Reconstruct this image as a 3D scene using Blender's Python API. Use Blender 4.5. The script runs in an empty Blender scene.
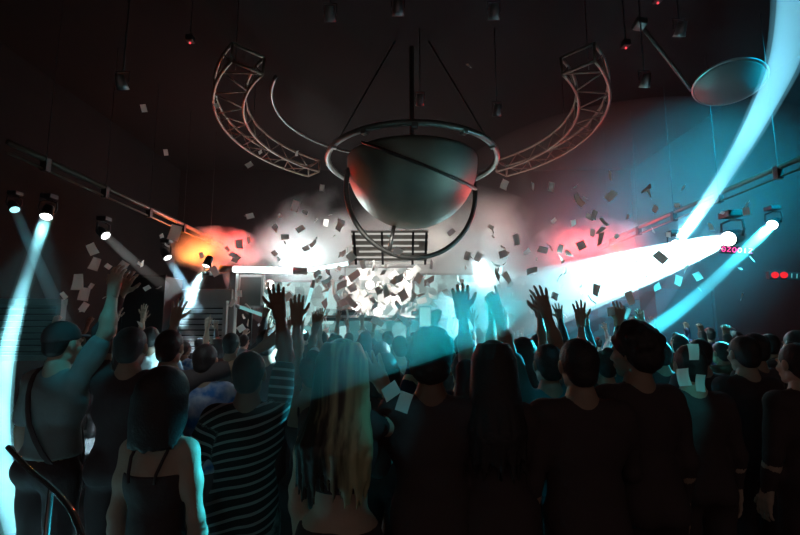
import bpy, bmesh, math, random
import numpy as np
from mathutils import Vector, Matrix, Euler

random.seed(7)
rng = np.random.RandomState(7)
S = bpy.context.scene
COL = S.collection
PI = math.pi

# ------------------------------------------------------------------ camera
CAM = Vector((0.0, 0.0, 1.85))
PITCH = math.radians(7.4)
F = 444.0


def P(px, py, Y):
    """world point seen at pixel (px, py) of the 800x535 frame at forward distance Y"""
    x, y = (px - 400.0) / F, (267.5 - py) / F
    d = Vector((x, math.cos(PITCH) - y * math.sin(PITCH), math.sin(PITCH) + y * math.cos(PITCH)))
    return CAM + d * (Y / d.y)


cd = bpy.data.cameras.new('camera')
cam = bpy.data.objects.new('camera', cd)
COL.objects.link(cam)
cam.location = CAM
cam.rotation_euler = (PI / 2 + PITCH, 0, 0)
cd.sensor_width = 36.0
cd.lens = F / 800.0 * 36.0
cd.clip_start = 0.05
S.camera = cam

# ------------------------------------------------------------------ materials
MATS = {}


def pmat(name, col, rough=0.6, metal=0.0, emit=None, es=1.0, noise=None, bump=0.0, bscale=30.0, sheen=0.0, spec=0.5):
    if name in MATS:
        return MATS[name]
    m = bpy.data.materials.new(name)
    m.use_nodes = True
    nt = m.node_tree
    b = nt.nodes['Principled BSDF']
    b.inputs['Base Color'].default_value = (*col, 1)
    b.inputs['Roughness'].default_value = rough
    b.inputs['Metallic'].default_value = metal
    b.inputs['Specular IOR Level'].default_value = spec
    if sheen:
        b.inputs['Sheen Weight'].default_value = sheen
    tc = nt.nodes.new('ShaderNodeTexCoord')
    if emit:
        b.inputs['Emission Color'].default_value = (*emit, 1)
        b.inputs['Emission Strength'].default_value = es
    if noise:
        n = nt.nodes.new('ShaderNodeTexNoise')
        n.inputs['Scale'].default_value = noise[0]
        n.inputs['Detail'].default_value = 4
        nt.links.new(tc.outputs['Object'], n.inputs['Vector'])
        r = nt.nodes.new('ShaderNodeValToRGB')
        r.color_ramp.elements[0].position = 0.35
        r.color_ramp.elements[1].position = 0.68
        r.color_ramp.elements[0].color = (*col, 1)
        r.color_ramp.elements[1].color = (*noise[1], 1)
        nt.links.new(n.outputs['Fac'], r.inputs['Fac'])
        nt.links.new(r.outputs['Color'], b.inputs['Base Color'])
    if bump:
        n2 = nt.nodes.new('ShaderNodeTexNoise')
        n2.inputs['Scale'].default_value = bscale
        n2.inputs['Detail'].default_value = 5
        nt.links.new(tc.outputs['Object'], n2.inputs['Vector'])
        bp = nt.nodes.new('ShaderNodeBump')
        bp.inputs['Strength'].default_value = bump
        bp.inputs['Distance'].default_value = 0.02
        nt.links.new(n2.outputs['Fac'], bp.inputs['Height'])
        nt.links.new(bp.outputs['Normal'], b.inputs['Normal'])
    MATS[name] = m
    return m


def emat(name, col, strength):
    if name in MATS:
        return MATS[name]
    m = bpy.data.materials.new(name)
    m.use_nodes = True
    nt = m.node_tree
    nt.nodes.clear()
    e = nt.nodes.new('ShaderNodeEmission')
    e.inputs['Color'].default_value = (*col, 1)
    e.inputs['Strength'].default_value = strength
    o = nt.nodes.new('ShaderNodeOutputMaterial')
    nt.links.new(e.outputs[0], o.inputs['Surface'])
    MATS[name] = m
    return m


def vmat(name, density, color=(1, 1, 1), g=0.3):
    """haze: a scattering volume of even density"""
    if name in MATS:
        return MATS[name]
    m = bpy.data.materials.new(name)
    m.use_nodes = True
    nt = m.node_tree
    nt.nodes.clear()
    v = nt.nodes.new('ShaderNodeVolumeScatter')
    v.inputs['Color'].default_value = (*color, 1)
    v.inputs['Density'].default_value = density
    v.inputs['Anisotropy'].default_value = g
    o = nt.nodes.new('ShaderNodeOutputMaterial')
    nt.links.new(v.outputs[0], o.inputs['Volume'])
    MATS[name] = m
    return m


# ------------------------------------------------------------------ object helpers
def tag(o, label=None, cat=None, group=None, kind=None):
    if label: o['label'] = label
    if cat: o['category'] = cat
    if group: o['group'] = group
    if kind: o['kind'] = kind
    return o


def empty(name, loc=(0, 0, 0), rot=(0, 0, 0), scale=1.0):
    o = bpy.data.objects.new(name, None)
    COL.objects.link(o)
    o.location = loc
    o.rotation_euler = rot
    o.scale = (scale,) * 3
    o.empty_display_size = 0.1
    return o


def mesh_obj(name, me, mat, parent=None, smooth=True):
    if mat is not None and not me.materials:
        me.materials.append(mat)
    o = bpy.data.objects.new(name, me)
    COL.objects.link(o)
    o.parent = parent
    return o


def bm_obj(name, bm, mat, parent=None, smooth=False):
    me = bpy.data.meshes.new(name)
    bm.normal_update()
    for f in bm.faces:
        f.smooth = smooth
    bm.to_mesh(me)
    bm.free()
    return mesh_obj(name, me, mat, parent)


def dup(o, parent=None, **kw):
    c = o.copy()
    COL.objects.link(c)
    c.parent = parent
    for ch in list(o.children):
        dup(ch, c)
    return c


def add_box(bm, c, s, rot=None, bev=0.0):
    r = bmesh.ops.create_cube(bm, size=1.0)
    vs = r['verts']
    for v in vs:
        v.co = Vector((v.co.x * s[0], v.co.y * s[1], v.co.z * s[2]))
    if bev:
        es = list({e for v in vs for e in v.link_edges})
        rr = bmesh.ops.bevel(bm, geom=es, offset=bev, segments=2, affect='EDGES', profile=0.6)
        vs = list({v for f in rr['faces'] for v in f.verts} | set(v for v in vs if v.is_valid))
    M = Matrix.Translation(Vector(c)) @ (rot.to_4x4() if rot is not None else Matrix.Identity(4))
    for v in vs:
        v.co = M @ v.co
    return vs


def frame_along(d, up=Vector((0, 0, 1))):
    z = d.normalized()
    if abs(z.dot(up)) > 0.98:
        up = Vector((0, 1, 0))
    x = up.cross(z).normalized()
    y = z.cross(x)
    return Matrix((x, y, z)).transposed()


def add_tube(bm, pts, rad, n=10, closed=False, cap=True, flat=None):
    """sweeps a circle (or a flat=(w,h) oblong) along pts; rad: number or list"""
    pts = [Vector(p) for p in pts]
    m = len(pts)
    rad = rad if hasattr(rad, '__len__') else [rad] * m
    rings = []
    prev = None
    for i, p in enumerate(pts):
        if closed:
            d = pts[(i + 1) % m] - pts[i - 1]
        else:
            d = pts[min(i + 1, m - 1)] - pts[max(i - 1, 0)]
        if prev is None:
            fr = frame_along(d)
        else:
            z = d.normalized()
            x = prev.col[0] - z * prev.col[0].dot(z)
            x.normalize()
            fr = Matrix((x, z.cross(x), z)).transposed()
        prev = fr
        ring = []
        for k in range(n):
            a = 2 * PI * k / n
            if flat:
                off = fr.col[0] * math.cos(a) * flat[0] + fr.col[1] * math.sin(a) * flat[1]
            else:
                off = (fr.col[0] * math.cos(a) + fr.col[1] * math.sin(a)) * rad[i]
            ring.append(bm.verts.new(p + off))
        rings.append(ring)
    for i in range(m if closed else m - 1):
        A, B = rings[i], rings[(i + 1) % m]
        for k in range(n):
            bm.faces.new((A[k], A[(k + 1) % n], B[(k + 1) % n], B[k]))
    if cap and not closed:
        bm.faces.new(list(reversed(rings[0])))
        bm.faces.new(rings[-1])
    return rings


def circle_pts(c, r, a0, a1, n, M=None):
    out = []
    for i in range(n):
        a = a0 + (a1 - a0) * i / (n - 1 if abs(a1 - a0) < 2 * PI - 1e-6 else n)
        v = Vector((math.cos(a) * r, math.sin(a) * r, 0))
        if M is not None:
            v = M @ v
        out.append(Vector(c) + v)
    return out


def add_lathe(bm, prof, n=32, M=None):
    rings = []
    for r, z in prof:
        if r < 1e-6:
            rings.append([bm.verts.new((0, 0, z))])
        else:
            rings.append([bm.verts.new((r * math.cos(2 * PI * k / n), r * math.sin(2 * PI * k / n), z)) for k in range(n)])
    for A, B in zip(rings, rings[1:]):
        for k in range(n):
            k2 = (k + 1) % n
            if len(A) == 1 and len(B) == 1:
                continue
            if len(A) == 1:
                bm.faces.new((A[0], B[k2], B[k]))
            elif len(B) == 1:
                bm.faces.new((A[k], A[k2], B[0]))
            else:
                bm.faces.new((A[k], A[k2], B[k2], B[k]))
    if M is not None:
        for R in rings:
            for v in R:
                v.co = M @ v.co


# ------------------------------------------------------------------ distance-field sculpting
def d_cone(p, a, b, ra, rb):
    a = np.array(a, float); b = np.array(b, float)
    ba = b - a
    L2 = max(float(ba @ ba), 1e-9)
    t = np.clip(((p - a) @ ba) / L2, 0, 1)
    q = p - a - t[..., None] * ba
    return np.sqrt((q * q).sum(-1)) - (ra + (rb - ra) * t)


def d_ell(p, c, r, R=None):
    q = p - np.array(c, float)
    if R is not None:
        q = q @ R
    r = np.array(r, float)
    k0 = np.sqrt(((q / r) ** 2).sum(-1))
    k1 = np.sqrt(((q / (r * r)) ** 2).sum(-1)) + 1e-9
    return k0 * (k0 - 1.0) / k1


def bounds(pr):
    if pr[0] == 'c':
        a, b = np.array(pr[1], float), np.array(pr[2], float)
        r = max(pr[3], pr[4])
        return np.minimum(a, b) - r, np.maximum(a, b) + r
    c = np.array(pr[1], float)
    r = np.array(pr[2], float)
    if len(pr) > 3 and pr[3] is not None:
        r = np.full(3, r.max())
    return c - r, c + r


def sculpt(prims, vox, k=0.02, cut=None, warp=None, pad=0.03):
    """smooth union of prims ('c',a,b,ra,rb) / ('e',c,r,R) -> verts, quads (surface nets)"""
    lo = np.min([bounds(q)[0] for q in prims], 0) - pad
    hi = np.max([bounds(q)[1] for q in prims], 0) + pad
    n = np.ceil((hi - lo) / vox).astype(int) + 1
    fld = np.full(n, 1.0, np.float64)
    for q in prims:
        bl, bh = bounds(q)
        i0 = np.maximum(((bl - k - 2.5 * vox - lo) / vox).astype(int), 0)
        i1 = np.minimum(np.ceil((bh + k + 2.5 * vox - lo) / vox).astype(int) + 1, n)
        if (i1 <= i0).any():
            continue
        ax = [lo[j] + vox * np.arange(i0[j], i1[j]) for j in range(3)]
        G = np.stack(np.meshgrid(*ax, indexing='ij'), -1)
        d = d_cone(G, *q[1:]) if q[0] == 'c' else d_ell(G, q[1], q[2], q[3] if len(q) > 3 else None)
        sl = tuple(slice(i0[j], i1[j]) for j in range(3))
        old = fld[sl]
        h = np.clip(k - np.abs(old - d), 0, None) / k
        fld[sl] = np.minimum(old, d) - h * h * k * 0.25
    if cut is not None or warp is not None:
        ax = [lo[j] + vox * np.arange(n[j]) for j in range(3)]
        G = np.stack(np.meshgrid(*ax, indexing='ij'), -1)
        if warp is not None:
            fld = fld + warp(G)
        if cut is not None:
            fld = np.maximum(fld, cut(G))
    fld[0] = fld[-1] = 1; fld[:, 0] = fld[:, -1] = 1; fld[:, :, 0] = fld[:, :, -1] = 1
    ins = fld < 0
    n0, n1, n2 = (x - 1 for x in fld.shape)
    acc = np.zeros((n0, n1, n2, 3)); cnt = np.zeros((n0, n1, n2))
    quads = []
    cid = None
    crosses = []
    for axis in range(3):
        s0 = [slice(None)] * 3; s1 = [slice(None)] * 3
        s0[axis] = slice(0, -1); s1[axis] = slice(1, None)
        a, b = fld[tuple(s0)], fld[tuple(s1)]
        x = ins[tuple(s0)] != ins[tuple(s1)]
        idx = np.argwhere(x)
        va, vb = a[x], b[x]
        t = va / (va - vb)
        pos = idx.astype(float)
        pos[:, axis] += t
        crosses.append((idx, ins[tuple(s0)][x]))
        o1, o2 = [j for j in range(3) if j != axis]
        for da in (0, 1):
            for db in (0, 1):
                c = idx.copy()
                c[:, o1] -= da; c[:, o2] -= db
                np.add.at(acc, (c[:, 0], c[:, 1], c[:, 2]), pos)
                np.add.at(cnt, (c[:, 0], c[:, 1], c[:, 2]), 1)
    used = cnt > 0
    cid = np.full(used.shape, -1, int)
    cid[used] = np.arange(used.sum())
    V = lo + vox * (acc[used] / cnt[used][:, None])
    for axis, (idx, inside) in enumerate(crosses):
        o1, o2 = (axis + 1) % 3, (axis + 2) % 3
        cs = []
        for da, db in ((0, 0), (1, 0), (1, 1), (0, 1)):
            c = idx.copy()
            c[:, o1] -= da; c[:, o2] -= db
            cs.append(cid[c[:, 0], c[:, 1], c[:, 2]])
        q = np.stack(cs, 1)
        q[~inside] = q[~inside][:, ::-1]
        quads.append(q)
    return V, np.concatenate(quads)


def np_mesh(name, parts):
    """one mesh from a list of (verts, quads)"""
    Vs, Qs, off = [], [], 0
    for V, Q in parts:
        Vs.append(V); Qs.append(Q + off); off += len(V)
    V = np.concatenate(Vs); Q = np.concatenate(Qs)
    me = bpy.data.meshes.new(name)
    me.vertices.add(len(V)); me.vertices.foreach_set('co', V.astype(np.float32).ravel())
    me.loops.add(Q.size); me.loops.foreach_set('vertex_index', Q.astype(np.int32).ravel())
    me.polygons.add(len(Q))
    me.polygons.foreach_set('loop_start', np.arange(0, Q.size, 4, dtype=np.int32))
    me.polygons.foreach_set('use_smooth', np.ones(len(Q), bool))
    me.update(calc_edges=True)
    return me


def xf(part, M, mirror=False):
    V, Q = part
    V = V.copy()
    if mirror:
        V[:, 0] *= -1
        Q = Q[:, ::-1]
    A = np.array(M)
    return V @ A[:3, :3].T + A[:3, 3], Q


# ---- hands: wrist at the origin, fingers along +z, back of the hand to -y, thumb towards +x
def hand(pose):
    pr = [('c', (-.012, 0, -.03), (-.018, 0, .03), .024, .024), ('c', (.012, 0, -.03), (.016, 0, .03), .024, .024)]
    ks = [(-.036, .082), (-.013, .092), (.011, .094), (.033, .088)]
    for x, z in ks:
        pr.append(('c', (x * .55, 0, .015), (x, 0, z), .017, .012))
    ln = [.058, .074, .080, .072]
    for i, (x, z) in enumerate(ks):
        sp = {'open': .30, 'reach': .16, 'point': .05, 'fist': 0, 'grip': .05}[pose] * (i - 1.6) / 1.6
        if pose == 'point' and i == 3: curl = .05
        elif pose == 'open': curl = .12 + .05 * (i % 2)
        elif pose == 'reach': curl = .35
        elif pose == 'grip': curl = .75
        else: curl = 1.35
        p = Vector((x, 0, z)); a = curl * .5; L = ln[i]
        for s, fr in enumerate((.46, .30, .24)):
            d = Vector((math.sin(sp) * math.cos(a), math.sin(a), math.cos(sp) * math.cos(a)))
            q = p + d * L * fr
            pr.append(('c', tuple(p), tuple(q), .0098 - .0012 * s, .0088 - .0012 * s))
            p = q; a += curl
    th = {'open': (.95, .15), 'reach': (.8, .3), 'point': (.25, .9), 'fist': (.2, 1.1), 'grip': (.6, .8)}[pose]
    p = Vector((.022, .004, .018))
    for s, (L, r) in enumerate(((.042, .0155), (.034, .0115), (.026, .0095))):
        an = th[0] * (1 - .28 * s)
        d = Vector((math.sin(an), math.sin(th[1]) * .6, math.cos(an))).normalized()
        q = p + d * L
        pr.append(('c', tuple(p), tuple(q), r, r * .86))
        p = q
    return sculpt(pr, .0048, k=.008, pad=.015)


HANDS = {k: hand(k) for k in ('open', 'reach', 'point', 'fist', 'grip')}


# ---- head: centre of the head at the origin, face to +y
def head_part():
    pr = [('e', (0, -.018, .03), (.076, .094, .088)), ('e', (0, .018, -.028), (.062, .074, .084)),
          ('e', (0, .05, -.088), (.034, .034, .026)), ('c', (-.045, .0, -.07), (-.012, .06, -.092), .02, .02),
          ('c', (.045, .0, -.07), (.012, .06, -.092), .02, .02),
          ('c', (0, .088, .012), (0, .108, -.028), .008, .013), ('e', (-.013, .094, -.032), (.009, .01, .008)),
          ('e', (.013, .094, -.032), (.009, .01, .008)),
          ('c', (-.04, .078, .026), (.04, .078, .026), .011, .011),
          ('e', (0, .086, -.058), (.024, .012, .007)), ('e', (0, .085, -.068), (.02, .012, .008)),
          ('e', (-.04, .062, -.025), (.022, .022, .02)), ('e', (.04, .062, -.025), (.022, .022, .02)),
          ('c', (0, -.02, -.05), (0, -.028, -.19), .056, .056)]
    for s in (-1, 1):
        pr.append(('e', (s * .079, -.004, -.006), (.009, .018, .031)))
        pr.append(('e', (s * .082, -.012, .008), (.008, .016, .02)))

    def w(G):
        o = np.zeros(G.shape[:3])
        for s in (-1, 1):
            d = d_ell(G, (s * .031, .094, .006), (.017, .014, .011))
            o += np.clip(.008 - d, 0, .008)
            e = np.sqrt(((G - np.array((s * .031, .08, .005))) ** 2).sum(-1)) - .0125
            o -= np.clip(.004 - e, 0, .006)
        return o
    return sculpt(pr, .0062, k=.016, warp=w, pad=.02)


HEAD = head_part()


def noise3(G, f, seed=0):
    r = np.random.RandomState(seed)
    o = np.zeros(G.shape[:3])
    for i in range(6):
        v = r.normal(size=3); v /= np.linalg.norm(v)
        o += np.sin((G @ v) * f * (0.7 + .2 * i) + r.uniform(0, 6.28))
    return o / 6


def hair_part(style):
    r = np.random.RandomState(sum(map(ord, style)))
    if style == 'short':
        pr = [('e', (0, -.024, .036), (.085, .104, .098)), ('e', (0, -.06, -.03), (.066, .06, .062))]
        return sculpt(pr, .0075, k=.02, cut=lambda G: np.maximum((G[..., 1] - .85 * G[..., 2] - .022) * .76, -.085 - G[..., 2]),
                      warp=lambda G: .0022 * noise3(G, 130, 1))
    if style == 'bushy':
        pr = [('e', (0, -.024, .045), (.104, .118, .112)), ('e', (0, -.05, -.02), (.092, .085, .075))]
        for i in range(40):
            a, b = r.uniform(0, 6.28), r.uniform(-.3, 1.5)
            pr.append(('e', (.1 * math.cos(a) * math.cos(b), -.024 + .11 * math.sin(a) * math.cos(b), .045 + .11 * math.sin(b)), (.018, .018, .018)))
        return sculpt(pr, .008, k=.02, cut=lambda G: (G[..., 1] - .85 * G[..., 2] - .02) * .76,
                      warp=lambda G: .005 * noise3(G, 110, 2))
    if style == 'bun':
        pr = [('e', (0, -.022, .034), (.084, .102, .097)), ('e', (0, -.06, -.02), (.066, .056, .06)),
              ('e', (0, -.085, .115), (.044, .044, .04)), ('c', (0, -.07, .09), (0, -.085, .11), .02, .02)]
        return sculpt(pr, .0075, k=.014, cut=lambda G: (G[..., 1] - .85 * G[..., 2] - .022) * .76, warp=lambda G: .0025 * noise3(G, 120, 5))
    if style == 'bob':
        pr = [('e', (0, -.024, .036), (.09, .106, .1)), ('e', (0, -.045, -.06), (.097, .082, .11))]
        for i in range(28):
            a = PI * (1.0 + i / 27.0) + .0
            x, y = .088 * math.cos(a), -.02 + .085 * math.sin(a)
            pr.append(('c', (x, y, .02), (x * 1.12, y * 1.05, -.15 + r.uniform(-.01, .01)), .016, .009))
        return sculpt(pr, .008, k=.012, cut=lambda G: (G[..., 1] - .6 * G[..., 2] - .025) * .8, warp=lambda G: .0008 * noise3(G, 140, 3))
    if style in ('long', 'longdark'):
        pr = [('e', (0, -.022, .034), (.088, .104, .1)), ('e', (0, -.05, -.05), (.085, .07, .09))]
        n = 66
        for i in range(n):
            u = i / (n - 1.0)
            a = PI * (.93 + 1.14 * u)
            x, y = .084 * math.cos(a), -.02 + .088 * math.sin(a)
            L = (.30 if style == 'long' else .30) + r.uniform(-.05, .06)
            wid = 1.45 if style == 'long' else 1.25
            p0 = Vector((x * .75, y * .75 - .01, .105))
            p1 = Vector((x * 1.05, y * 1.05, .045))
            p2 = Vector((x * 1.22, y * 1.05 - .01, -.13))
            p3 = Vector((x * wid * 1.05 + r.uniform(-.012, .012), min(y, -.0) * .9 - .09, -.13 - L * .45))
            p4 = Vector((x * wid + r.uniform(-.02, .02), min(y, -.0) * .6 - .10 + r.uniform(-.012, .012), -.10 - L))
            for A, B, ra, rb in ((p0, p1, .012, .014), (p1, p2, .014, .015), (p2, p3, .015, .013), (p3, p4, .013, .005)):
                pr.append(('c', tuple(A), tuple(B), ra, rb))
        return sculpt(pr, .0075, k=.006, warp=lambda G: .0015 * noise3(G, 160, 4),
                      cut=lambda G: np.where(G[..., 2] > -.11, (G[..., 1] - .5 * G[..., 2] - .03) * .85, G[..., 1] - .03))
    if style == 'cap':
        pr = [('e', (0, -.018, .045), (.088, .106, .1))]
        return sculpt(pr, .007, k=.01, cut=lambda G: .03 - G[..., 2] + .12 * G[..., 1])
    if style == 'brim':
        pr = [('e', (0, .10, .052), (.068, .085, .010))]
        return sculpt(pr, .005, k=.01, cut=lambda G: .05 - G[..., 1])
    if style == 'capback':
        pr = [('e', (0, -.06, -.02), (.068, .05, .05)), ('e', (0, -.03, .02), (.08, .088, .05))]
        return sculpt(pr, .007, k=.02, cut=lambda G: np.maximum(G[..., 1] + .0 - .0, G[..., 2] - .05))


HAIR = {}


def get_hair(s):
    if s not in HAIR:
        HAIR[s] = hair_part(s)
    return HAIR[s]


# ------------------------------------------------------------------ people
SKIN = [pmat('skin_light', (.50, .37, .28), .55, bump=.08, bscale=60),
        pmat('skin_tan', (.37, .25, .18), .55, bump=.08, bscale=60),
        pmat('skin_brown', (.22, .12, .08), .5, bump=.08, bscale=60)]
HAIRM = {'black': pmat('hair_black', (.034, .024, .024), .6, bump=.2, bscale=90),
         'brown': pmat('hair_brown', (.035, .02, .013), .45, bump=.5, bscale=90)}


def streak_hair(name, c0, c1):
    m = pmat(name, c0, .4)
    nt = m.node_tree
    b = nt.nodes['Principled BSDF']
    tc = nt.nodes.new('ShaderNodeTexCoord')
    mp = nt.nodes.new('ShaderNodeMapping')
    mp.inputs['Scale'].default_value = (28, 12, 1.1)
    n = nt.nodes.new('ShaderNodeTexNoise')
    n.inputs['Scale'].default_value = 1.0
    n.inputs['Detail'].default_value = 3
    sx = nt.nodes.new('ShaderNodeSeparateXYZ')
    ml = nt.nodes.new('ShaderNodeMath'); ml.operation = 'MULTIPLY_ADD'
    ml.inputs[1].default_value = 2.4
    ml.inputs[2].default_value = -.04  # side light painted into the hair colour: lighter right, darker left
    r = nt.nodes.new('ShaderNodeValToRGB')
    r.color_ramp.elements[0].position = .42
    r.color_ramp.elements[1].position = .72
    r.color_ramp.elements[0].color = (*c0, 1)
    r.color_ramp.elements[1].color = (*c1, 1)
    ad = nt.nodes.new('ShaderNodeMath'); ad.operation = 'ADD'
    nt.links.new(tc.outputs['Object'], mp.inputs['Vector'])
    nt.links.new(mp.outputs[0], n.inputs['Vector'])
    nt.links.new(tc.outputs['Object'], sx.inputs[0])
    nt.links.new(sx.outputs['X'], ml.inputs[0])
    nt.links.new(n.outputs['Fac'], ad.inputs[0])
    nt.links.new(ml.outputs[0], ad.inputs[1])
    nt.links.new(ad.outputs[0], r.inputs['Fac'])
    nt.links.new(r.outputs['Color'], b.inputs['Base Color'])
    return m


HAIRM['blonde'] = streak_hair('hair_blonde_streaks_lit_right', (.03, .024, .016), (.5, .49, .28))
CL = {'black': pmat('cloth_black', (.068, .043, .044), .85, bump=.35, bscale=14),
      'charcoal': pmat('cloth_charcoal', (.09, .07, .072), .85, bump=.35, bscale=14),
      'navy': pmat('cloth_navy', (.02, .03, .07), .85, bump=.35, bscale=14),
      'grey': pmat('cloth_grey', (.22, .23, .23), .85, bump=.35, bscale=14),
      'white': pmat('cloth_white', (.62, .64, .64), .8, bump=.3, bscale=14),
      'red': pmat('cloth_red', (.25, .03, .03), .85, bump=.3, bscale=14),
      'olive': pmat('cloth_olive', (.10, .10, .06), .85, bump=.3, bscale=14),
      'teal': pmat('cloth_teal', (.05, .22, .24), .85, bump=.3, bscale=14),
      'denim': pmat('cloth_denim', (.03, .045, .08), .85, bump=.3, bscale=40),
      'print': pmat('cloth_blue_white_print', (.02, .12, .35), .8, noise=(7.0, (.7, .72, .74)), bump=.2, bscale=14),
      'camo': pmat('cloth_camouflage', (.03, .03, .028), .85, noise=(14.0, (.34, .35, .33))),
      'shoe': pmat('shoe_dark', (.05, .04, .04), .5)}


def stripe_mat():
    m = pmat('cloth_black_white_stripes', (.02, .018, .02), .85)
    nt = m.node_tree
    b = nt.nodes['Principled BSDF']
    at = nt.nodes.new('ShaderNodeAttribute')
    at.attribute_name = 'along'
    mul = nt.nodes.new('ShaderNodeMath'); mul.operation = 'MULTIPLY'; mul.inputs[1].default_value = 1 / .046
    fr = nt.nodes.new('ShaderNodeMath'); fr.operation = 'FRACT'
    gt = nt.nodes.new('ShaderNodeMath'); gt.operation = 'GREATER_THAN'; gt.inputs[1].default_value = .70
    mx = nt.nodes.new('ShaderNodeMix'); mx.data_type = 'RGBA'
    mx.inputs[6].default_value = (.018, .014, .016, 1)
    mx.inputs[7].default_value = (.26, .265, .27, 1)
    nt.links.new(at.outputs['Fac'], mul.inputs[0]); nt.links.new(mul.outputs[0], fr.inputs[0])
    nt.links.new(fr.outputs[0], gt.inputs[0]); nt.links.new(gt.outputs[0], mx.inputs[0])
    nt.links.new(mx.outputs[2], b.inputs['Base Color'])
    return m


CL['stripes'] = stripe_mat()

DOWN = ((.18, 0, -1), (.05, .25, -1))      # upper arm, forearm directions (x outwards)
POSES = {
    'down': (DOWN, 'reach'), 'up': (((.25, .2, 1), (-.05, .12, 1)), 'open'), 'up2': (((.5, .25, .9), (-.15, .05, 1)), 'open'),
    'point': (((.45, .35, .85), (.1, .15, 1)), 'point'), 'fist': (((.5, .3, .7), (-.2, .1, 1)), 'fist'),
    'phone': (((.25, .8, .25), (-.12, .35, .95)), 'grip'), 'front': (((.25, .35, -1), (-.35, 1, .35)), 'reach'),
    'headhold': (((.75, .15, .35), (-.55, -.35, .6)), 'reach'),
    'elbowout': (((.9, -.05, .45), (-.45, .1, .9)), 'reach'), 'hip': (((.6, -.2, -1), (-.5, .5, -.6)), 'reach'),
}


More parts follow.
